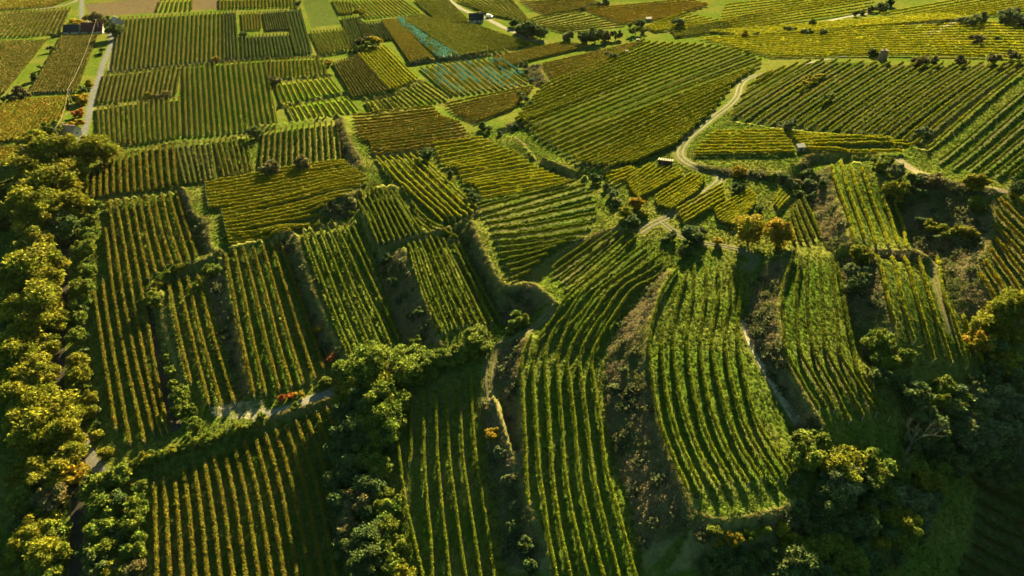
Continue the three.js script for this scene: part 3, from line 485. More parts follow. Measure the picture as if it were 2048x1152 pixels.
// ---------------------------------------------------------------- vines: every row is a hedge of leaves on a trellis
const leafMat = new THREE.MeshPhysicalMaterial({ vertexColors: true, side: THREE.DoubleSide, flatShading: true, roughness: 0.9, specularIntensity: 0.12, transmission: 0.16, thickness: 0 });
const thinLeafMat = leafMat.clone(); thinLeafMat.transmission = 0.36;      // autumn leaves let more light through
const leavesOf = (p) => ['gold', 'yellow'].includes(p.look) ? thinLeafMat : leafMat;
const woodMat = new THREE.MeshStandardMaterial({ color: new THREE.Color().setRGB(0.22, 0.18, 0.13), roughness: 0.9, flatShading: true });
const postMat = new THREE.MeshStandardMaterial({ color: new THREE.Color().setRGB(0.36, 0.33, 0.28), roughness: 0.85 });
class Leaves {       // a growing list of coloured leaf triangles
  constructor() { this.p = []; this.c = []; }
  leaf(x, y, z, s, col, f, up = 0.25) {
    // a tilted triangle: two random axes, the first leaning outwards
    const a = f() * 6.283, e = (f() - 0.5) * 2, ce = Math.sqrt(1 - e * e), ax = Math.cos(a) * ce, ay = e, az = Math.sin(a) * ce;
    const b = f() * 6.283; let bx = Math.cos(b), by = (f() - 0.5) * 1.2, bz = Math.sin(b);
    const d = ax * bx + ay * by + az * bz; bx -= ax * d; by -= ay * d; bz -= az * d;
    const L = s * 0.62 / (Math.hypot(bx, by, bz) || 1), k = s * 0.85, h = s * 0.4; bx *= L; by *= L; bz *= L;
    this.p.push(x + ax * k, y + ay * k, z + az * k, x - ax * h + bx, y - ay * h + by, z - az * h + bz, x - ax * h - bx, y - ay * h - by, z - az * h - bz);
    for (let q = 0; q < 3; q++) this.c.push(col[0], col[1], col[2]);
  }
  build(ox = 0, oy = 0, oz = 0) {
    const g = new THREE.BufferGeometry(), p = new Float32Array(this.p.length);
    for (let i = 0; i < p.length; i += 3) { p[i] = this.p[i] - ox; p[i + 1] = this.p[i + 1] - oy; p[i + 2] = this.p[i + 2] - oz; }
    g.setAttribute('position', new THREE.BufferAttribute(p, 3)); g.setAttribute('color', new THREE.BufferAttribute(new Float32Array(this.c), 3));
    return g;
  }
}
function growRow(line, look, leaves, density, seed) {
  const f = rng(seed), tone = [0, 0, 0], col = [0, 0, 0], pal = look.leaf, bias = f() * 0.5;
  for (let k = 0; k + 1 < line.length; k++) {
    const a = line[k], b = line[k + 1], d = distanceTo(a), s = clamp(d * 0.00106, 0.185, 0.7);
    const L = Math.hypot(b[0] - a[0], b[2] - a[2]), nx = -(b[2] - a[2]) / L, nz = (b[0] - a[0]) / L;
    const vigour = 0.55 + 0.75 * vnoise(a[0] * 0.55 + seed, a[2] * 0.55), hgt = look.h * (0.78 + 0.34 * vnoise(a[0] * 0.8 + 31, a[2] * 0.8 + seed));
    const want = L * 3.1 / (s * s) * density * vigour; let n = Math.floor(want) + (f() < want % 1 ? 1 : 0);
    if (vnoise(a[0] * 0.5 + 17 * seed, a[2] * 0.5) > 0.93) n = Math.floor(n * 0.25);
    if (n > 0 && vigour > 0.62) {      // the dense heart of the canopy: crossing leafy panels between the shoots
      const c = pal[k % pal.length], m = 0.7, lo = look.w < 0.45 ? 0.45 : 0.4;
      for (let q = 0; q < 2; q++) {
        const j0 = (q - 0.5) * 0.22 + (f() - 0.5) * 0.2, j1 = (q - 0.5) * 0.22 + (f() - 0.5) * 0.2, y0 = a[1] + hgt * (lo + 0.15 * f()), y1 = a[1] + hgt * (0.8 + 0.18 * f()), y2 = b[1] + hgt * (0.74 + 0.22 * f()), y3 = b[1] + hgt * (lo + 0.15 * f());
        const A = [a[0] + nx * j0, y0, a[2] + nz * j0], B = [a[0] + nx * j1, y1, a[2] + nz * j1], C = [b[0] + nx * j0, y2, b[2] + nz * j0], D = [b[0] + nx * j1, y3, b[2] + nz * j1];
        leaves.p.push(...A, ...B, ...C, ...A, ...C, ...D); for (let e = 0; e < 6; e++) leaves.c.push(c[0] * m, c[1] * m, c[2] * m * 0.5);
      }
    }
    while (n-- > 0) {
      const t = f(), ang = f() * 6.283, r = Math.pow(f(), 0.35), ox = Math.cos(ang) * r * look.w * 0.68 * (0.75 + 0.5 * f()), ey = Math.sin(ang) * r;
      const x = lerp(a[0], b[0], t) + nx * ox, z = lerp(a[2], b[2], t) + nz * ox, y = lerp(a[1], b[1], t) + hgt * (0.67 + 0.36 * ey);
      const c = pal[Math.floor(clamp(vnoise(x * 0.35 + 11, z * 0.35 + bias * 40) * 0.75 + f() * 0.45 - 0.1, 0, 0.999) * pal.length)], m = 0.68 + 0.6 * f();
      col[0] = c[0] * m; col[1] = c[1] * m; col[2] = c[2] * m * 0.5;
      leaves.leaf(x, y, z, s * (0.75 + 0.5 * f()), col, f);
    }
  }
}
const postGeo = new THREE.CylinderGeometry(0.06, 0.075, 2.1, 6); postGeo.translate(0, 1.0, 0);
const allRows = [];
plots.forEach((p, pi) => p.lines.forEach((l, ri) => {
  for (const q of l) q[1] = ground(q[0], q[2]);
  let seen = 0;
  for (const q of l) { const d = distanceTo(q), cy = q[2] * -cosP + (EYE - q[1]) * sinP, u = 1024 + FOCAL * q[0] / cy, v = 576 - FOCAL * ((q[1] - EYE) * cosP - q[2] * sinP) / cy; if (u > 0 && u < W && v > 0 && v < H) seen += 1 / (d * d); }
  allRows.push({ p, ri, l, seen, seed: pi * 101 + ri * 7 + 3 });
}));
allRows.sort((a, b) => b.seen - a.seen);
const DENS = 1.7;
let farLeaves = new Leaves(), farGold = new Leaves();
allRows.forEach((r, k) => {
  const look = LOOKS[r.p.look], n = r.p.lines.length;
  if (k >= 300 || r.seen === 0) { if (r.seen > 0 || r.l.some((q) => q[2] > -900)) growRow(r.l, look, leavesOf(r.p) === leafMat ? farLeaves : farGold, DENS, r.seed); return; }
  const root = put(new THREE.Group(), 'vine_row'), o = r.l[0], leaves = new Leaves(), e = r.l[r.l.length - 1];
  root.position.set(...o);
  growRow(r.l, look, leaves, DENS, r.seed);
  const canopy = part(root, 'foliage', leaves.build(...o), leavesOf(r.p));
  part(root, 'end_post', postGeo, postMat); part(root, 'end_post', postGeo, postMat, [e[0] - o[0], e[1] - o[1], e[2] - o[2]]);
  if (distanceTo(o) < 240) {       // vine stems under the leaves
    const sp = [], f = rng(r.seed);
    for (const q of r.l) {
      const x = q[0] - o[0] + rr(-0.08, 0.08, f), y = q[1] - o[1], z = q[2] - o[2] + rr(-0.08, 0.08, f), w = 0.05;
      for (const [ux, uz, vx, vz] of [[-w, -w, w, -w], [w, -w, 0, w], [0, w, -w, -w]]) sp.push(x + ux, y - 0.1, z + uz, x + vx, y - 0.1, z + vz, x + vx * 0.7, y + 0.9, z + vz * 0.7);
    }
    const g = new THREE.BufferGeometry(); g.setAttribute('position', new THREE.Float32BufferAttribute(sp, 3));
    part(root, 'stems', g, woodMat).userData.kind = 'stuff';
  }
  const where = r.p.side === 'left' ? r.ri <= n / 2 ? [r.ri + 1, 'left'] : [n - r.ri, 'right'] : r.ri <= n / 2 ? [r.ri + 1, r.p.side] : [n - r.ri, r.p.side === 'far end' ? 'near end' : 'far end'];
  tag(root, (where[0] > 1 ? ordinal(where[0]) + ' ' : 'outermost ') + 'vine row from the ' + where[1] + ' in the ' + r.p.where, 'vine row', 'vine rows of the ' + r.p.where);
});
for (const [l, mat, label] of [[farLeaves, leafMat, 'hundreds of green and brown vine rows across the far valley plots'], [farGold, thinLeafMat, 'hundreds of golden vine rows on the small plots and far ridge']]) { const m = new THREE.Mesh(l.build(), mat); m.castShadow = m.receiveShadow = true; tag(put(m, 'vine_rows'), label, 'vines', null, 'stuff'); }
farLeaves = farGold = null;
{ const s = {}; allRows.slice(0, 300).forEach((r) => { s[r.p.where] = (s[r.p.where] ?? 0) + 1; }); console.log(JSON.stringify(s)); }
// teal nets over two plots: torn lengths of netting along the rows
{
  const netMat = new THREE.MeshPhysicalMaterial({ color: new THREE.Color().setRGB(0.17, 0.42, 0.35), roughness: 0.7, side: THREE.DoubleSide, transmission: 0.3, thickness: 0 });
  for (const [where, label, keep] of [['plot draped in teal nets', 'teal bird netting draped over the slanting vine rows', 0.52], ['netted strip beside the bare brown plot', 'strip of teal bird netting running down the fallow plot', 0.4]]) {
    const pos = [], f = rng(where.length), p = plots.find((q) => q.where === where);
    p.lines.forEach((l, ri) => { for (let k = 0; k + 1 < l.length; k++) {
      if (vnoise(k * 0.12 + ri * 5.3, ri * 0.9 + where.length) < keep) continue;
      const a = l[k], b = l[k + 1], L = Math.hypot(b[0] - a[0], b[2] - a[2]), nx = -(b[2] - a[2]) / L, nz = (b[0] - a[0]) / L;
      let prev = null;
      for (const [o, y] of [[-0.62, 0.7], [-0.5, 1.35], [-0.1, 1.95 + 0.2 * f()], [0.4, 1.5], [0.6, 0.75]]) {
        const c = [a[0] + nx * o, ground(a[0], a[2]) + y + 0.1 * f(), a[2] + nz * o, b[0] + nx * o, ground(b[0], b[2]) + y + 0.1 * f(), b[2] + nz * o];
        if (prev && f() < 0.55) pos.push(prev[0], prev[1], prev[2], prev[3], prev[4], prev[5], c[0], c[1], c[2], prev[3], prev[4], prev[5], c[3], c[4], c[5], c[0], c[1], c[2]);
        prev = c;
      }
    } });
    const g = new THREE.BufferGeometry(); g.setAttribute('position', new THREE.Float32BufferAttribute(pos, 3)); g.computeVertexNormals();
    const m = new THREE.Mesh(g, netMat); m.castShadow = m.receiveShadow = true; tag(put(m, 'bird_netting'), label, 'netting', null, 'stuff');
  }
}
// ---------------------------------------------------------------- trees and shrubs
const KINDS = {
  y: ['yellow-green', [0.165, 0.16, 0.011]], g: ['green', [0.12, 0.15, 0.016]], d: ['dark green', [0.075, 0.105, 0.028]], o: ['orange-leaved', [0.27, 0.185, 0.013]], r: ['red-orange', [0.32, 0.1, 0.02]],
  b: ['brownish', [0.13, 0.115, 0.045]], p: ['grey-green', [0.12, 0.145, 0.055]], e: ['golden', [0.27, 0.21, 0.013]],
};
const crownMats = {};
for (const [k, [, c]] of Object.entries(KINDS)) crownMats[k] = new THREE.MeshPhysicalMaterial({ color: new THREE.Color().setRGB(...c), vertexColors: true, side: THREE.DoubleSide, flatShading: true, roughness: 0.9, specularIntensity: 0.12, transmission: 0.26, thickness: 0 });
const barkMat = new THREE.MeshStandardMaterial({ color: new THREE.Color().setRGB(0.13, 0.105, 0.08), roughness: 0.95, flatShading: true });
const deadMat = new THREE.MeshStandardMaterial({ color: new THREE.Color().setRGB(0.12, 0.108, 0.095), roughness: 0.9, flatShading: true });
// a crown one metre across, made of leaf clumps; leaf is the leaf size as a share of that metre
function crownShape(seed, lobes, perLobe, leaf, tall, low) {
  const f = rng(seed), L = new Leaves(), masses = [];
  for (let q = 0, n = 3 + Math.floor(f() * 3); q < n; q++) { const a = q / n * 6.283 + f(), o = 0.1 + 0.13 * f(); masses.push([Math.cos(a) * o, (f() - 0.55) * 0.36 * tall, Math.sin(a) * o, 0.13 + 0.12 * f()]); }
  masses.push([0, 0.1 * tall, 0, 0.24], [0, -0.2 * tall, 0, 0.2]);
  for (let k = 0; k < lobes; k++) {
    const [mx, my, mz, mr] = masses[k % masses.length], a = k * 2.4 + f() * 1.2, e = lerp(low, 1, f()), ce = Math.sqrt(Math.max(0, 1 - e * e)), R = mr * (0.75 + 0.45 * f());
    const cx = mx + Math.cos(a) * ce * R, cy = my + e * R * tall, cz = mz + Math.sin(a) * ce * R, r = 0.07 + 0.11 * f() * f() + 0.03 * f(), tone = 0.72 + 0.55 * f(), warm = 0.86 + 0.3 * f(), n = Math.round(perLobe * (0.35 + r * 7));
    for (let q = 0; q < n; q++) {
      const b = f() * 6.283, s = 2 * f() - 1, cs = Math.sqrt(1 - s * s), u = r * (0.4 + 0.85 * Math.pow(f(), 0.7)) * (0.75 + 0.5 * vnoise(b * 1.7 + k, s * 3 + k)), m = tone * (0.62 + 0.7 * f());
      L.leaf(cx + Math.cos(b) * cs * u, cy + s * u * 0.85, cz + Math.sin(b) * cs * u, leaf * (0.6 + 0.7 * f()), [m * warm, m, m / warm], f);
    }
  }
  return L.build();
}
function limbs(seed, levels, thick, spread) {       // tapering trunk with forking limbs, one metre of crown on top
  const f = rng(seed), pos = [], V = (x, y, z) => new THREE.Vector3(x, y, z);
  const grow = (a, dir, len, r, lev) => {
    const b = a.clone().addScaledVector(dir, len), s = V(1, 0.2, 0.3).cross(dir).normalize(), t = dir.clone().cross(s), K = 5, ra = r, rb = r * 0.62;
    for (let k = 0; k < K; k++) {
      const c = (q, p, rad) => p.clone().addScaledVector(s, Math.cos(q / K * 6.283) * rad).addScaledVector(t, Math.sin(q / K * 6.283) * rad).toArray();
      pos.push(...c(k, a, ra), ...c(k + 1, a, ra), ...c(k, b, rb), ...c(k + 1, a, ra), ...c(k + 1, b, rb), ...c(k, b, rb));
    }
    if (lev) for (let q = 0, n = lev > 1 ? 3 : 3; q < n; q++) grow(q ? a.clone().lerp(b, 0.6 + 0.4 * f()) : b, dir.clone().add(V(f() - 0.5, f() * 0.5, f() - 0.5).multiplyScalar(spread)).normalize(), len * (0.62 + 0.25 * f()), rb * 0.75, lev - 1);
  };
  grow(V(0, -0.15, 0), V(0.03, 1, 0.02).normalize(), 0.5, thick, levels);
  const g = new THREE.BufferGeometry(); g.setAttribute('position', new THREE.Float32BufferAttribute(pos, 3)); return g;
}
// prototypes by size: [crown, its height over the base, limbs]
const shapes = { L: [], M: [], S: [], X: [] };
for (let k = 0; k < 5; k++) shapes.L.push([crownShape(100 + k, 38, 150, 0.042, 0.95, -0.8), limbs(200 + k, 2, 0.035, 1.5)]);
for (let k = 0; k < 5; k++) shapes.M.push([crownShape(130 + k, 28, 90, 0.064, 0.95, -0.8), limbs(230 + k, 2, 0.04, 1.5)]);
for (let k = 0; k < 4; k++) shapes.S.push([crownShape(160 + k, 14, 60, 0.11, 0.9, -0.7), limbs(260 + k, 1, 0.045, 1.6)]);
for (let k = 0; k < 3; k++) shapes.X.push([crownShape(190 + k, 10, 34, 0.16, 0.95, -0.7), limbs(290 + k, 1, 0.05, 1.6)]);
const protos = new Map(), planted = [];
const girth = { 'in the tree belt along the left lane': 0.94, 'in the tree row right of the left lane': 0.82, 'in the centre grove': 1.08 };
function plant(place, kind, shrub, [u, v, w, low = 1]) {
  w *= girth[place] ?? 0.95;
  let lift = 0, p, d;
  for (let k = 0; k < 4; k++) { p = onGround(u, v, lift); d = distanceTo([p[0], p[1] + lift, p[2]]); lift = w * d / FOCAL * (shrub ? 0.4 : 0.45); }
  const m = w * d / FOCAL, size = w > 57 ? 'L' : w > 27 ? 'M' : w > 15 ? 'S' : 'X', n = planted.length, key = size + kind + shrub + n % shapes[size].length;
  let tree;
  if (!protos.has(key)) {
    const [crown, wood] = shapes[size][n % shapes[size].length];
    tree = new THREE.Group(); part(tree, 'crown', crown, crownMats[kind], [0, shrub ? 0.4 : 0.45, 0]); part(tree, shrub ? 'stem' : 'trunk', wood, barkMat).scale.set(1, shrub ? 0.6 : 0.7, 1);
    protos.set(key, tree);
  } else { tree = protos.get(key).clone(); }
  put(tree, shrub ? 'shrub' : 'broadleaf_tree');
  tree.position.set(p[0], p[1] - 0.05, p[2]); tree.rotation.y = hash(n, 5) * 6.283;
  tree.scale.set(m * (1.06 + 0.16 * hash(n, 1)), m * low * (0.84 + 0.26 * hash(n, 2)), m * (1.06 + 0.16 * hash(n, 3)));
  planted.push({ tree, place, kind, shrub, m, u, v });
}
const trees = (place, kind, ...list) => list.forEach((t) => plant(place, kind, false, t));
const shrubs = (place, kind, ...list) => list.forEach((t) => plant(place, kind, true, t));
function hedge(place, kinds, w, n, pts) { for (let k = 0; k < n; k++) { const q = along(pts, (k + 0.5) / n); plant(place, kinds[Math.floor(hash(k, n + w) * kinds.length)], true, [q[0] + (hash(k, 8) - 0.5) * 6, q[1] + (hash(k, 9) - 0.5) * 5, w * (0.6 + 0.8 * hash(k, 4))]); } }

const belt = 'in the tree belt along the left lane';
trees(belt, 'y', [73, 313, 80], [135, 306, 75], [198, 298, 65], [52, 340, 75], [122, 332, 75], [55, 376, 75], [117, 365, 80], [65, 420, 90], [143, 412, 70], [65, 447, 78], [70, 490, 85], [73, 525, 100], [52, 552, 85], [91, 560, 80], [39, 579, 80], [29, 598, 70], [78, 603, 90], [112, 640, 44], [34, 634, 70], [65, 647, 78], [91, 686, 52], [26, 680, 75], [44, 717, 72], [65, 738, 76], [26, 749, 60], [73, 764, 80], [52, 798, 76], [86, 803, 80], [117, 824, 85], [52, 837, 80], [91, 855, 90], [135, 853, 60], [73, 870, 90], [125, 872, 70], [65, 929, 62], [130, 906, 66], [44, 953, 60], [86, 1116, 70], [60, 1088, 55], [68, 1062, 62]);
trees(belt, 'g', [104, 400, 60], [104, 440, 60], [47, 989, 55], [112, 1062, 50], [91, 1146, 60], [30, 1140, 50], [120, 1110, 46]);
trees(belt, 'o', [138, 950, 50]);
trees(belt, 'b', [106, 998, 56]);
trees(belt, 'y', [100, 938, 78], [88, 1028, 46]);
trees(belt, 'd', [128, 455, 60], [112, 470, 46], [39, 1050, 36], [18, 660, 50], [12, 760, 46]);
const side = 'in the tree row right of the left lane';
trees(side, 'g', [177, 441, 45], [180, 415, 45], [172, 498, 45], [161, 347, 44], [156, 598, 42], [156, 632, 38], [154, 670, 40], [167, 573, 45], [172, 539, 42], [172, 470, 42]);
trees(side, 'y', [156, 717, 44], [161, 749, 42], [177, 798, 36], [180, 822, 33], [193, 866, 26], [211, 901, 36]);
trees('in the hedge below the lane junction', 'g', [195, 966, 46], [240, 950, 46], [198, 1000, 48], [208, 1021, 48], [279, 974, 34], [271, 1010, 42], [260, 1047, 46], [200, 1057, 50], [271, 1088, 50], [208, 1094, 50], [182, 985, 38]);
hedge(side, ['g', 'd', 'p', 'y'], 22, 18, [[186, 410], [180, 480], [173, 560], [164, 640], [166, 720], [180, 790], [196, 858]]);
hedge('in the hedge below the lane junction', ['d', 'g', 'p'], 26, 14, [[186, 975], [198, 1040], [212, 1100], [240, 1148]]);
hedge('in the hedge below the lane junction', ['g', 'd', 'y'], 24, 10, [[268, 965], [262, 1030], [262, 1120]]);
trees('in the hedge below the lane junction', 'y', [227, 1138, 50]);
trees('in the hedge below the lane junction', 'd', [177, 1042, 38], [180, 1102, 44], [192, 1140, 46], [235, 1000, 40], [235, 1062, 40]);
trees('in the hedge below the lane junction', 'b', [268, 1135, 44]);
hedge('in the hedge above the bottom-left plot', ['g', 'g', 'y', 'p'], 23, 30, [[232, 944], [290, 918], [350, 898], [400, 880], [450, 866], [505, 848]]);
hedge('in the hedge left of the sunken lane', ['g', 'y'], 27, 8, [[368, 529], [340, 540], [314, 560], [308, 585], [311, 620]]);
trees('beside the sunken lane', 'g', [422, 537, 38], [345, 767, 24], [362, 788, 36], [365, 815, 40], [390, 848, 30]);
shrubs('beside the sunken lane', 'g', [333, 713, 18], [341, 741, 24], [380, 822, 26]);
const grove = 'in the centre grove';
trees(grove, 'g', [952, 668, 60, 0.75], [966, 685, 46, 0.65], [940, 690, 44, 0.65], [918, 699, 50, 0.65], [895, 704, 46, 0.65], [872, 708, 44, 0.65], [835, 704, 46, 0.7], [832, 682, 26], [861, 721, 56, 0.7], [824, 730, 62, 0.75], [785, 712, 70, 0.8], [805, 705, 50, 0.7], [760, 705, 54, 0.8], [775, 740, 60, 0.8], [735, 745, 64], [790, 800, 60], [745, 830, 60], [733, 712, 66], [707, 738, 66], [752, 738, 80], [798, 748, 66], [880, 716, 40], [850, 745, 44], [759, 811, 75], [775, 832, 70], [733, 855, 70], [759, 868, 70], [679, 811, 40]);
trees(grove, 'y', [715, 769, 72], [694, 785, 62], [767, 762, 76]);
trees(grove, 'd', [733, 790, 76], [692, 832, 56], [715, 829, 52], [694, 868, 62], [673, 901, 46], [702, 888, 60], [728, 877, 70], [754, 870, 56], [694, 937, 60], [673, 958, 46], [684, 1000, 50], [733, 1010, 52], [673, 1036, 40], [733, 1075, 56], [733, 1114, 60], [720, 1140, 56], [772, 885, 36], [745, 969, 56], [700, 1090, 50]);
trees('in the dark wood below the centre grove', 'g', [736, 919, 60], [762, 935, 52], [767, 1021, 56], [772, 1049, 56], [762, 1088, 56], [793, 1088, 40], [785, 1127, 50], [791, 1000, 32], [770, 985, 40]);
trees('in the dark wood below the centre grove', 'y', [804, 1146, 46]);
trees('in the dark wood below the centre grove', 'b', [710, 1010, 58], [694, 1057, 50]);
shrubs('between the two steep centre-left plots', 'o', [640, 656, 23]); shrubs('between the two steep centre-left plots', 'r', [666, 716, 21], [673, 734, 12]);
shrubs('above the stony lane', 'r', [564, 796, 20], [581, 791, 17]); shrubs('above the stony lane', 'o', [599, 787, 17]);
shrubs('beside the stony lane', 'g', [653, 760, 30], [522, 836, 28], [590, 812, 22], [640, 772, 20]);
trees('under the tilted centre terrace', 'g', [1040, 635, 46]); shrubs('under the tilted centre terrace', 'g', [1020, 660, 24]); shrubs('on the dark scrub face', 'd', [840, 622, 28]);
shrubs('on the dark scrub face', 'd', [775, 515, 24], [790, 560, 26], [770, 540, 20]);
trees('at the lower end of the farm track', 'o', [1274, 402, 38]); trees('at the lower end of the farm track', 'y', [1250, 425, 30], [1287, 422, 26]); trees('at the lower end of the farm track', 'd', [1264, 440, 36]);
shrubs('at the tip of the grass arcs', 'd', [1193, 356, 26]); shrubs('beside the scrub right of the centre terrace', 'p', [1225, 385, 26], [1232, 400, 24], [1212, 372, 18]);
trees('at the farm track bend', 'o', [1478, 342, 30]); shrubs('at the farm track bend', 'd', [1478, 374, 32]);
trees('among the small yellow plots', 'e', [1500, 456, 70]); trees('among the small yellow plots', 'o', [1559, 468, 62], [1437, 480, 24]);
trees('among the small yellow plots', 'd', [1386, 468, 52], [1372, 500, 32], [1399, 458, 40]); shrubs('among the small yellow plots', 'd', [1519, 416, 18], [1345, 470, 22], [1330, 478, 20]);
trees('on the scrub bank under the striped hillside', 'y', [1799, 377, 48], [1955, 361, 46]); shrubs('on the scrub bank under the striped hillside', 'd', [1828, 359, 25], [1790, 395, 26], [1815, 400, 30], [1840, 385, 26]);
trees('on the scrub bank under the striped hillside', 'd', [2039, 374, 34]); trees('on the scrub bank under the striped hillside', 'g', [1953, 406, 32]); trees('on the scrub bank under the striped hillside', 'b', [1869, 359, 36]);
shrubs('on the slope below the brown path', 'y', [1862, 452, 28], [1900, 458, 40], [1937, 463, 40]); shrubs('on the slope below the brown path', 'p', [1880, 430, 24], [1845, 440, 22], [1920, 480, 26], [1880, 475, 24]);
shrubs('on the arc of scrub', 'g', [1770, 326, 38], [1755, 318, 22]); shrubs('on the arc of scrub', 'p', [1796, 343, 34], [1622, 367, 30], [1580, 366, 24]); shrubs('on the arc of scrub', 'd', [1614, 347, 30], [1627, 392, 22], [1600, 385, 22], [1645, 370, 22]);
hedge('below the clumpy plot', ['p', 'd', 'b', 'g'], 18, 14, [[1470, 348], [1510, 348], [1560, 352], [1600, 366], [1632, 350]]);
trees('above the yellowing plot', 'y', [1724, 508, 48]); trees('above the yellowing plot', 'p', [1716, 540, 48]); trees('above the yellowing plot', 'd', [1718, 566, 50]);
const rim = 'on the wooded slope at the right edge';
trees(rim, 'g', [1763, 686, 52], [1770, 717, 50], [1812, 712, 36], [1880, 795, 44], [1927, 790, 40]); trees(rim, 'y', [2018, 621, 80], [1979, 647, 70], [2040, 600, 50]); trees(rim, 'y', [2026, 655, 70], [2018, 717, 60]); trees(rim, 'o', [1966, 681, 50]);
trees(rim, 'd', [1760, 749, 46], [1833, 790, 60], [2000, 733, 46], [2036, 743, 50], [1848, 829, 60], [1862, 863, 60], [1953, 906, 66], [2018, 919, 70], [1875, 888, 60], [2031, 940, 52], [1810, 765, 40], [1990, 690, 46]);
trees(rim, 'p', [1942, 780, 50], [1966, 803, 60], [2018, 806, 70], [1932, 842, 50], [1947, 866, 50], [1992, 842, 60], [2031, 842, 60], [1934, 870, 56], [2018, 880, 66], [1980, 880, 50]);
trees(rim, 'd', [1900, 850, 50], [1890, 905, 54], [1920, 930, 50], [1985, 950, 56], [1830, 880, 46], [1975, 760, 50], [2040, 780, 56], [1905, 820, 44]);
trees(rim, 'g', [1895, 770, 40], [1955, 825, 46], [2000, 900, 50]);
const lower = 'in the lower right grove';
trees(lower, 'd', [1680, 1010, 56], [1690, 1050, 50], [1650, 1060, 46], [1740, 1130, 60], [1600, 1020, 40], [1780, 1060, 46], [1570, 1140, 60], [1720, 960, 50], [1830, 1070, 44], [1590, 960, 36]);
trees(lower, 'g', [1740, 1020, 46], [1670, 1085, 50], [1770, 985, 44], [1880, 930, 40], [1690, 1145, 56]);
trees(lower, 'g', [1609, 880, 56], [1638, 875, 42], [1609, 919, 60], [1833, 932, 42], [1802, 937, 36], [1713, 1125, 70], [1614, 1101, 56], [1640, 1096, 50], [1809, 1067, 66], [1755, 922, 60], [1752, 953, 60]);
trees(lower, 'y', [1682, 927, 75], [1703, 916, 56], [1802, 1036, 62], [1757, 1080, 46], [1562, 1052, 36], [1580, 1075, 40], [1859, 963, 52]);
trees(lower, 'p', [1682, 958, 75], [1697, 984, 52], [1861, 989, 50], [1789, 989, 46], [1822, 1005, 50], [1854, 1010, 42], [1776, 1010, 32], [1843, 1041, 50]);
trees(lower, 'd', [1661, 995, 70], [1648, 1015, 60], [1723, 1047, 60], [1718, 1080, 46], [1760, 1104, 46], [1622, 1057, 42], [1601, 1127, 70], [1640, 1148, 50], [1790, 1110, 40], [1740, 1000, 40]);
shrubs('at the foot of the spur plot', 'b', [1402, 1073, 30], [1546, 1130, 32]); shrubs('at the foot of the spur plot', 'o', [1467, 1077, 38], [1440, 1090, 28]); shrubs('at the foot of the spur plot', 'g', [1430, 1060, 36], [1498, 1068, 36], [1525, 1060, 30]);
shrubs('at the foot of the spur plot', 'd', [1440, 1112, 50], [1490, 1112, 46], [1530, 1102, 46], [1415, 1135, 42], [1460, 1140, 44], [1560, 1110, 40], [1510, 1145, 44]);
shrubs('on the scrub bank left of the spur plot', 'p', [1232, 773, 32], [1250, 740, 24]); shrubs('on the scrub bank beside the winding plot', 'o', [985, 868, 34]); shrubs('on the scrub bank beside the winding plot', 'p', [1000, 905, 28], [1015, 960, 30], [1030, 1010, 26]); shrubs('on the scrub bank beside the winding plot', 'd', [1030, 1050, 34], [1055, 1090, 36], [1060, 1130, 34]);
shrubs('beside the mid-left terrace', 'b', [543, 330, 44], [603, 325, 40]); shrubs('below the reddish-brown plot', 'd', [853, 309, 30], [950, 395, 30], [900, 347, 18], [940, 382, 22]); shrubs('below the reddish-brown plot', 'g', [702, 426, 14]);
shrubs('between the plots left of the two round bushes', 'd', [508, 266, 30]);
trees('near the stone house', 'g', [107, 261, 36]); trees('near the stone house', 'y', [65, 282, 56], [186, 286, 46], [118, 297, 36]);
shrubs('along the upper asphalt lane', 'e', [177, 167, 20], [161, 193, 24]); shrubs('along the upper asphalt lane', 'd', [169, 181, 18], [203, 100, 12], [200, 106, 10]); shrubs('along the upper asphalt lane', 'r', [154, 224, 22]); shrubs('along the upper asphalt lane', 'o', [151, 248, 24], [165, 200, 20]); shrubs('along the upper asphalt lane', 'g', [131, 250, 18], [148, 262, 18], [152, 187, 14]);
trees('around the tiled sheds', 'e', [150, 44, 26], [172, 36, 13], [160, 46, 18]); trees('around the tiled sheds', 'b', [193, 37, 30], [206, 41, 22]); trees('around the tiled sheds', 'd', [229, 60, 30], [216, 38, 13]); trees('around the tiled sheds', 'g', [240, 58, 16]);
shrubs('in the ditch of the upper left slope', 'd', [102, 97, 15], [68, 154, 17], [5, 198, 15], [105, 70, 11], [82, 135, 10]); shrubs('in the ditch of the upper left slope', 'b', [39, 183, 27], [26, 193, 21], [50, 190, 18]);
shrubs('in the hedgerows of the flat plots', 'e', [431, 117, 17], [296, 190, 15], [656, 125, 17], [718, 25, 18]); shrubs('in the hedgerows of the flat plots', 'd', [487, 66, 17], [712, 102, 13], [637, 112, 9], [545, 165, 14]); shrubs('in the hedgerows of the flat plots', 'b', [333, 186, 21], [597, 6, 15], [551, 159, 24], [728, 83, 27], [310, 191, 12]);
trees('in the hedgerows of the flat plots', 'e', [749, 81, 29]); shrubs('in the hedgerows of the flat plots', 'g', [741, 91, 28], [720, 97, 18]);
shrubs('beside the far farm house', 'o', [951, 27, 11]);
const far = 'in the far dark copse'; shrubs(far, 'd', [1042, 52, 34], [1063, 58, 40], [1081, 66, 30], [1030, 44, 22], [1052, 62, 26]); shrubs(far, 'p', [1136, 71, 30]); shrubs(far, 'd', [1170, 74, 32], [1191, 71, 36]); shrubs(far, 'b', [1212, 71, 26]);
trees('standing alone on the far slope', 'p', [1360, 42, 28]); trees('standing alone on the far slope', 'g', [1271, 60, 21]); shrubs('standing alone on the far slope', 'd', [1282, 44, 22], [1288, 62, 13], [1261, 50, 12], [1232, 70, 22]);
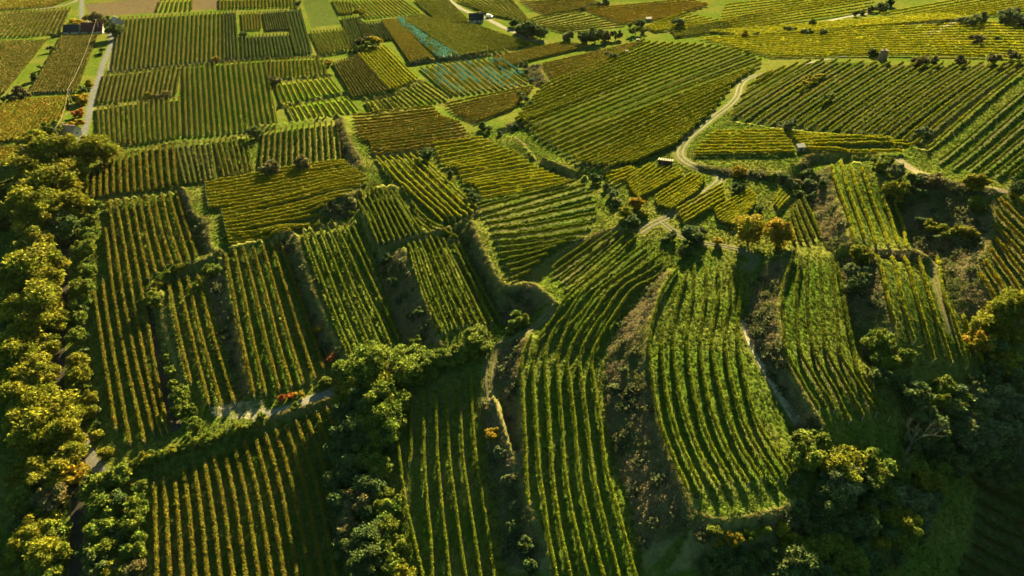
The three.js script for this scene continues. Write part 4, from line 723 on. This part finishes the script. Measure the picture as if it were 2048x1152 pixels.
hedge('along the long curved far hedge', ['d', 'd', 'p'], 12, 9, [[1160, 17], [1176, 11], [1196, 8], [1214, 6]]);
shrubs('near the far gravel roads', 'e', [1490, 68, 18]); shrubs('near the far gravel roads', 'd', [1514, 69, 13], [1524, 92, 11], [1765, 11, 22], [1781, 5, 18], [1744, 17, 15], [1726, 23, 13], [1713, 27, 13], [1625, 44, 17], [1578, 57, 16], [1614, 63, 18], [1648, 63, 19], [1877, 47, 12], [1590, 60, 10], [1560, 64, 10]);
trees('on the far right hillside', 'p', [2026, 22, 36], [2013, 36, 25], [2041, 39, 26]); shrubs('on the far right hillside', 'p', [1948, 39, 28], [1926, 39, 20], [1965, 36, 22]); trees('on the far right hillside', 'b', [1958, 76, 24]); shrubs('on the far right hillside', 'd', [1994, 78, 12]);
shrubs('along the crest of the striped hillside', 'd', [1746, 102, 21], [1550, 92, 10], [1563, 99, 9], [1583, 101, 9]); shrubs('along the crest of the striped hillside', 'b', [1848, 120, 26], [1921, 120, 21], [1989, 115, 26], [2026, 112, 22], [1830, 118, 18], [1870, 121, 18]);
shrubs('between the rows of the striped hillside', 'd', [1658, 194, 18], [1645, 206, 15], [1654, 200, 12]); shrubs('between the rows of the striped hillside', 'p', [1580, 247, 30], [1562, 250, 20], [1848, 263, 24], [1722, 268, 14]); shrubs('between the rows of the striped hillside', 'e', [1600, 172, 14], [1612, 164, 16], [1626, 157, 18], [1642, 150, 16]);
shrubs('in the hollows of the grass arcs', 'd', [965, 250, 22], [978, 256, 18], [1050, 196, 22], [1062, 206, 16], [1030, 252, 18]); shrubs('in the hollows of the grass arcs', 'p', [1042, 188, 16], [1046, 130, 20], [1052, 141, 16], [1000, 266, 16], [1215, 108, 14], [1228, 112, 16]);
{ // each planting named by size, colour and place, counted from the far end where several are alike
  const sizes = (t) => t.shrub ? t.m > 5 ? 'big' : t.m > 2.6 ? 'rounded' : 'small' : t.m > 11 ? 'big' : t.m > 6.5 ? 'middling' : 'small', sets = {};
  for (const t of planted) (sets[[sizes(t), KINDS[t.kind][0], t.shrub ? 'shrub' : 'tree', t.place].join(' ')] ??= []).push(t);
  for (const [what, set] of Object.entries(sets)) set.sort((a, b) => a.v - b.v || a.u - b.u).forEach((t, i) => tag(t.tree, what + (set.length === 1 ? '' : set.length === 2 ? (i ? ', the nearer' : ', the farther') + ' of two' : i === set.length - 1 ? ', the nearest one' : ', ' + (i ? ordinal(i + 1) + ' ' : '') + 'farthest'), t.shrub ? 'shrub' : 'tree', (t.shrub ? 'shrubs ' : 'trees ') + t.place));
}
// bare trees
for (const [u, v, w, label] of [[1812, 905, 66, 'bare grey dead tree above the lower right grove'], [1799, 945, 34, 'small bare dead tree leaning below the curved plot'], [100, 990, 40, 'bare grey tree inside the left tree belt'], [868, 700, 20, 'thin bare dead tree behind the centre grove']]) {
  const p = onGround(u, v), m = w * distanceTo(p) / FOCAL, g = put(new THREE.Group(), 'dead_tree');
  part(g, 'trunk', limbs(u, 0, 0.045, 1), deadMat); part(g, 'branches', limbs(u + 1, 4, 0.024, 1.35), deadMat);
  g.position.set(...p); g.scale.setScalar(m); tag(g, label, 'dead tree');
}
// ---------------------------------------------------------------- scrub and grass
{
  const tuft = (seed, n, spread, tall, s) => { const f = rng(seed), L = new Leaves(); for (let k = 0; k < n; k++) { const a = f() * 6.283, r = Math.sqrt(f()) * spread, m = 0.6 + 0.7 * f(); L.leaf(Math.cos(a) * r, tall * (0.15 + 0.85 * f() * (1 - r / spread * 0.7)), Math.sin(a) * r, s * (0.6 + 0.8 * f()), [m, m, m], f); } return L.build(); };
  const scrubMat = new THREE.MeshPhysicalMaterial({ vertexColors: true, side: THREE.DoubleSide, flatShading: true, roughness: 0.9, specularIntensity: 0.2, transmission: 0.3, thickness: 0 });
  const spread = (name, label, shape, places) => {
    const m = new THREE.InstancedMesh(shape, scrubMat, places.length), M = new THREE.Matrix4(), q = new THREE.Quaternion(), up = new THREE.Vector3(0, 1, 0), col = new THREE.Color();
    places.forEach(([x, z, s, c], i) => { const h = hash(i, name.length); m.setMatrixAt(i, M.compose(new THREE.Vector3(x, ground(x, z) - 0.05, z), q.setFromAxisAngle(up, h * 6.283), new THREE.Vector3(s, s * (0.7 + 0.6 * h), s))); m.setColorAt(i, col.setRGB(...c)); });
    m.castShadow = m.receiveShadow = true; tag(put(m, name), label, null, null, 'stuff');
  };
  const dry = [], bushes = [], verge = [], lawn = [], f = rng(99);
  for (let z = -90; z > -470; z -= 0.8) for (let x = -half(z); x < half(z); x += 0.8) {
    const s = planAt(z).at(planAt(z).scrub, x, z); if (!s) continue;
    const px = x + rr(-0.4, 0.4, f), pz = z + rr(-0.4, 0.4, f), n = fbm(px * 0.12 + 5, pz * 0.12), n2 = vnoise(px * 0.4, pz * 0.4 + 70), k = 0.85 + 0.3 * f();
    if (s === 1) {
      if (n2 > 0.62 && f() < 0.25) bushes.push([px, pz, 0.9 + 1.3 * f(), n > 0.5 ? [0.055 * k, 0.07 * k, 0.024 * k] : [0.09 * k, 0.095 * k, 0.035 * k]]);
      else dry.push([px, pz, 0.6 + 0.7 * f(), n > 0.46 ? [0.2 * k, 0.155 * k, 0.08 * k] : n > 0.38 ? [0.14 * k, 0.145 * k, 0.035 * k] : [0.1 * k, 0.11 * k, 0.034 * k]]);
    } else if (s === 3) dry.push([px, pz, 0.35 + 0.4 * f(), [0.24 * k, 0.19 * k, 0.06 * k]]);
    else verge.push([px, pz, 0.4 + 0.5 * f(), [0.1 * k, 0.135 * k, 0.018 * k]]);
  }
  for (let z = -85; z > -300; z -= 0.55) for (let x = -half(z); x < half(z); x += 0.62) {
    const plan = nearPlan, px = x + rr(-0.3, 0.3, f), pz = z + rr(-0.3, 0.3, f); if (plan.at(plan.scrub, px, pz) || plan.at(plan.bare, px, pz) || (plan.at(plan.soil, px, pz) && f() < 0.9) || f() < 0.5) continue;
    const n = vnoise(px * 0.3, pz * 0.3), k = 0.7 + 0.6 * f(); lawn.push([px, pz, 0.22 + 0.16 * f() * (1 + n), [lerp(0.07, 0.12, n) * k, lerp(0.11, 0.13, n) * k, 0.016 * k]]);
  }
  spread('dry_scrub', 'dry brown grass and scrub covering the terrace banks', tuft(1, 60, 0.8, 0.7, 0.17), dry);
  spread('low_brambles', 'dark low brambles scattered over the terrace banks', tuft(2, 46, 0.8, 1.0, 0.26), bushes);
  spread('verge_grass', 'long green grass on the small terrace steps', tuft(3, 14, 0.8, 0.8, 0.4), verge);
  spread('meadow_grass', 'short green grass between the near vine rows', tuft(4, 9, 1.0, 0.8, 0.55), lawn);
  console.log('tufts', dry.length, bushes.length, verge.length, lawn.length);
}
// ---------------------------------------------------------------- buildings and small things
const paint = (r, g, b, rough = 0.85) => new THREE.MeshPhysicalMaterial({ color: new THREE.Color().setRGB(r, g, b), roughness: rough, specularIntensity: rough > 0.5 ? 0.1 : 1 });
const shell = (pts, idx) => { const g = new THREE.BufferGeometry(), p = []; for (const i of idx) p.push(...pts[i]); g.setAttribute('position', new THREE.Float32BufferAttribute(p, 3)); g.computeVertexNormals(); return g; };
// a gabled house: long side w, depth d, eaves e, ridge at top, ridge along its own x
function house(name, label, [u, v], [w, d, e, top], turn, wallMat, roofMat, extra) {
  const p = onGround(u, v), g = put(new THREE.Group(), name); g.position.set(p[0], p[1] - 0.1, p[2]); g.rotation.y = turn;
  const a = w / 2, b = d / 2, B = -0.8;
  part(g, 'wall', shell([[-a, B, b], [a, B, b], [a, e, b], [-a, e, b], [-a, B, -b], [a, B, -b], [a, e, -b], [-a, e, -b], [a, top, 0], [-a, top, 0]], [0, 1, 2, 0, 2, 3, 5, 4, 7, 5, 7, 6, 1, 5, 6, 1, 6, 2, 2, 6, 8, 4, 0, 3, 4, 3, 7, 3, 9, 7]), wallMat);
  const o = 0.35, s = (top - e) / b, y1 = e - s * o, A = a + 0.3, Bz = b + o, t = 0.16;
  const slope = (sg) => { const P = [[-A, y1 + 0.05, sg * Bz], [A, y1 + 0.05, sg * Bz], [A, top + 0.05, 0], [-A, top + 0.05, 0]], Q = P.map(([x, y, z]) => [x, y + t, z]); return shell([...P, ...Q], [4, 5, 6, 4, 6, 7, 0, 2, 1, 0, 3, 2, 0, 1, 5, 0, 5, 4, 1, 2, 6, 1, 6, 5, 3, 0, 4, 3, 4, 7]); };
  const roofs = [part(g, 'roof', slope(1), roofMat), part(g, 'roof', slope(-1), roofMat)];
  for (const m of roofs) m.material.side = THREE.DoubleSide;
  part(g, 'ridge_cap', new THREE.BoxGeometry(w + 0.7, 0.14, 0.34), roofMat, [0, top + 0.24, 0]);
  if (extra) extra(g, a, b, e, top, roofs);
  tag(g, label, 'house'); return g;
}
const white = paint(0.36, 0.345, 0.32), dark = paint(0.05, 0.05, 0.055), timber = paint(0.12, 0.085, 0.055), glassy = new THREE.MeshStandardMaterial({ color: 0x10151a, roughness: 0.2 });
const tiles = (r, g, b) => { const m = paint(r, g, b, 0.9), t = noiseTile(128, (x, y) => 0.55 + 0.45 * ((y * 3) % 1) * (0.8 + 0.2 * vnoise(x * 3, y * 3)), 16); t.colorSpace = THREE.SRGBColorSpace; m.bumpMap = t; m.bumpScale = 0.05; return m; };
const opening = (g, name, x, y, z, w, h, mat, frameMat, gable) => { const o = new THREE.Group(); o.name = name; g.add(o); o.position.set(x, y, z); if (gable) o.rotation.y = gable * Math.PI / 2; part(o, 'frame', new THREE.BoxGeometry(w + 0.16, h + 0.16, 0.1), frameMat); part(o, name === 'door' ? 'panel' : 'pane', new THREE.BoxGeometry(w, h, 0.14), mat); };
house('shed', 'small shed with dark blue-grey roof and white gable', [148, 65], [10, 8, 1.6, 5], 0.08, white, tiles(0.03, 0.031, 0.04), (g, a, b) => { opening(g, 'door', -1, 1, b + 0.02, 1.2, 2, timber, dark); opening(g, 'window', a + 0.02, 1.9, 0, 0.8, 0.8, glassy, timber, 1); });
house('farm_building', 'long shed with dark red tiled roof and white gable beside the lane', [190, 64], [14, 9, 1.8, 6.2], 0.06, white, tiles(0.1, 0.032, 0.03), (g, a, b, e, top) => { opening(g, 'door', -2, 1.1, b + 0.02, 1.6, 2.2, timber, dark); opening(g, 'window', 2.5, 1.6, b + 0.02, 1, 1, glassy, timber); opening(g, 'window', a + 0.02, 3, 0, 0.9, 1, glassy, timber, 1); part(g, 'chimney', new THREE.BoxGeometry(0.7, 1.6, 0.7), white, [-3, top + 0.4, -0.8]); });
house('barn', 'barn with a pale sunlit roof behind the dark tree', [236, 50], [8, 7, 2.6, 5.4], -0.75, white, tiles(0.45, 0.36, 0.26), (g, a, b) => { opening(g, 'door', 0, 1.1, b + 0.02, 2, 2.2, timber, dark); });
house('stone_house', 'small stone house with brown tiled roof above the tree belt', [142, 272], [8.2, 5, 3, 5.2], -0.22, paint(0.5, 0.45, 0.38), tiles(0.3, 0.2, 0.15), (g, a, b, e, top) => { opening(g, 'door', 1.6, 1, b + 0.02, 1, 2, timber, white); opening(g, 'window', -1.6, 1.7, b + 0.02, 0.8, 0.9, glassy, white); opening(g, 'window', a + 0.02, 2, 0, 0.7, 0.9, glassy, white, 1); part(g, 'chimney', new THREE.BoxGeometry(0.5, 1.3, 0.5), white, [-2.4, top + 0.3, -0.5]); });
house('farm_house', 'white farm house with dark slate roof beside the country road', [953, 43], [10, 8, 2.2, 5.6], 0.04, white, tiles(0.03, 0.031, 0.036), (g, a, b, e, top) => { opening(g, 'door', 0.5, 1.05, b + 0.02, 1.1, 2.1, timber, white); opening(g, 'window', -3, 1.7, b + 0.02, 1, 1.2, glassy, timber); opening(g, 'window', 3.4, 1.7, b + 0.02, 1, 1.2, glassy, timber); opening(g, 'window', -a - 0.02, 2.4, 0, 1, 1.2, glassy, timber, -1); part(g, 'chimney', new THREE.BoxGeometry(0.8, 1.6, 0.8), white, [2.6, top + 0.4, -0.8]); });
{ // open-sided dark shed with a pale sheet-metal roof
  const p = onGround(1330, 331), g = put(new THREE.Group(), 'field_shed'); g.position.set(...p); g.rotation.y = -0.32;
  part(g, 'wall', new THREE.BoxGeometry(5.2, 2.6, 2.8), paint(0.06, 0.045, 0.035), [0, 0.9, 0]);
  const r = part(g, 'roof', new THREE.BoxGeometry(5.8, 0.12, 3.4), paint(0.05, 0.04, 0.032, 0.9), [0, 2.4, 0]); r.rotation.x = -0.16;
  for (let k = 0; k < 7; k++) part(r, 'roof_rib', new THREE.BoxGeometry(0.08, 0.06, 3.4), paint(0.36, 0.31, 0.26, 0.6), [-2.6 + k * 0.87, 0.09, 0]);
  opening(g, 'door', -1, 0.75, 1.42, 1, 1.8, timber, dark); part(g, 'post', new THREE.BoxGeometry(0.14, 2.9, 0.14), timber, [2.7, 1, 1.6]);
  tag(g, 'small dark field shed with pale metal roof beside the farm track', 'shed');
}
{ // rubble hut like a little tower on the ridge
  const p = onGround(1764, 120), g = put(new THREE.Group(), 'stone_hut'); g.position.set(...p); g.rotation.y = 0.5;
  const wall = new THREE.CylinderGeometry(1.75, 2.2, 5.2, 4, 6); wall.rotateY(Math.PI / 4); wall.translate(0, 2.2, 0);
  const q = wall.attributes.position; for (let i = 0; i < q.count; i++) q.setXYZ(i, q.getX(i) + (hash(i % 5, 3) - 0.5) * 0.12, q.getY(i), q.getZ(i)); wall.computeVertexNormals();
  part(g, 'wall', wall, paint(0.17, 0.12, 0.085)); part(g, 'roof', new THREE.ConeGeometry(2, 0.9, 4).rotateY(Math.PI / 4).translate(0, 5.2, 0), paint(0.2, 0.15, 0.11)); opening(g, 'door', 0, 0.9, 1.5, 0.9, 1.8, dark, timber);
  tag(g, 'brown stone hut like a small tower on the ridge track', 'hut');
}
const hut = (u, v, w, label) => {
  const p = onGround(u, v), g = put(new THREE.Group(), 'white_hut'); g.position.set(...p);
  part(g, 'wall', new THREE.BoxGeometry(w, 2, w * 0.7), paint(0.3, 0.27, 0.22), [0, 0.8, 0]); const r = part(g, 'roof', new THREE.BoxGeometry(w * 1.2, 0.12, w), paint(0.2, 0.195, 0.19), [0, 2, 0]); r.rotation.set(0.2, 0, 0.1); opening(g, 'door', 0, 0.8, w * 0.36, 0.8, 1.6, timber, dark);
  tag(g, label, 'hut');
};
hut(1600, 301, 2.6, 'tiny hut with a white roof below the clumpy plot'); hut(1297, 42, 3.4, 'white-roofed hut beside the far dark bushes');
hut(1275, 85, 1.8, 'very small white shelter in the far brown rows'); hut(1253, 108, 1.6, 'very small white shelter by the grassy hummock');
{ // white van parked beside the farm house
  const p = onGround(979, 35), g = put(new THREE.Group(), 'parked_van'); g.position.set(p[0], p[1] + 0.1, p[2]); g.rotation.y = -0.5;
  const s = new THREE.Shape(); [[-2.3, 0.35], [2.3, 0.35], [2.35, 1.05], [1.7, 1.2], [1.15, 1.95], [-2.15, 2.05], [-2.35, 1.2]].forEach(([x, y], i) => i ? s.lineTo(x, y) : s.moveTo(x, y));
  part(g, 'body', new THREE.ExtrudeGeometry(s, { depth: 1.8, bevelSize: 0.08, bevelThickness: 0.08, bevelSegments: 2 }).translate(0, 0, -0.9), paint(0.82, 0.82, 0.82, 0.35));
  const ws = part(g, 'windscreen', new THREE.BoxGeometry(0.05, 0.85, 1.6), glassy, [1.46, 1.58, 0]); ws.rotation.z = 0.63;
  for (const z of [-0.99, 0.99]) part(g, 'side_window', new THREE.BoxGeometry(1.1, 0.5, 0.03), glassy, [0.55, 1.5, z]);
  for (const x of [-1.45, 1.5]) for (const z of [-0.85, 0.85]) part(g, 'wheel', new THREE.CylinderGeometry(0.36, 0.36, 0.26, 14).rotateX(Math.PI / 2), paint(0.03, 0.03, 0.03), [x, 0.36, z]);
  tag(g, 'white van parked on the country road beside the farm house', 'van');
}
{ // wooden poles and the line they carry
  const feet = [[201, 66], [148, 214], [125, 296], [226, 12]].map(([u, v]) => onGround(u, v)), names = ['beside the red-roofed shed', 'among the orange shrubs by the lane', 'below the stone house in the trees', 'behind the ploughed field'];
  const heads = feet.slice(0, 3).map((p, i) => {
    const g = put(new THREE.Group(), 'power_pole'); g.position.set(...p);
    part(g, 'pole', new THREE.CylinderGeometry(0.12, 0.18, 9.4, 8).translate(0, 4.5, 0), paint(0.3, 0.26, 0.21)); part(g, 'crossarm', new THREE.BoxGeometry(1.8, 0.14, 0.14), timber, [0, 8.7, 0]);
    for (const x of [-0.8, 0.8]) part(g, 'insulator', new THREE.CylinderGeometry(0.07, 0.09, 0.25, 8), white, [x, 8.9, 0]);
    tag(g, 'slim wooden power pole ' + names[i], 'power pole'); return [p[0], p[1] + 9.05, p[2]];
  });
  for (let k = 0; k < 2; k++) {
    const a = heads[k], b = heads[k + 1], pts = []; for (let t = 0; t <= 1.001; t += 0.05) pts.push(new THREE.Vector3(lerp(a[0], b[0], t), lerp(a[1], b[1], t) - 2.2 * 4 * t * (1 - t), lerp(a[2], b[2], t)));
    const m = new THREE.Mesh(new THREE.TubeGeometry(new THREE.CatmullRomCurve3(pts), 40, 0.035, 5), paint(0.35, 0.31, 0.26, 1)); m.castShadow = true;
    tag(put(m, 'power_line'), k ? 'pale power line from the shrubs down to the tree belt' : 'pale power line crossing the plot below the tiled sheds', 'cable');
  }
}
// ---------------------------------------------------------------- the picture
renderer.render(scene, camera);
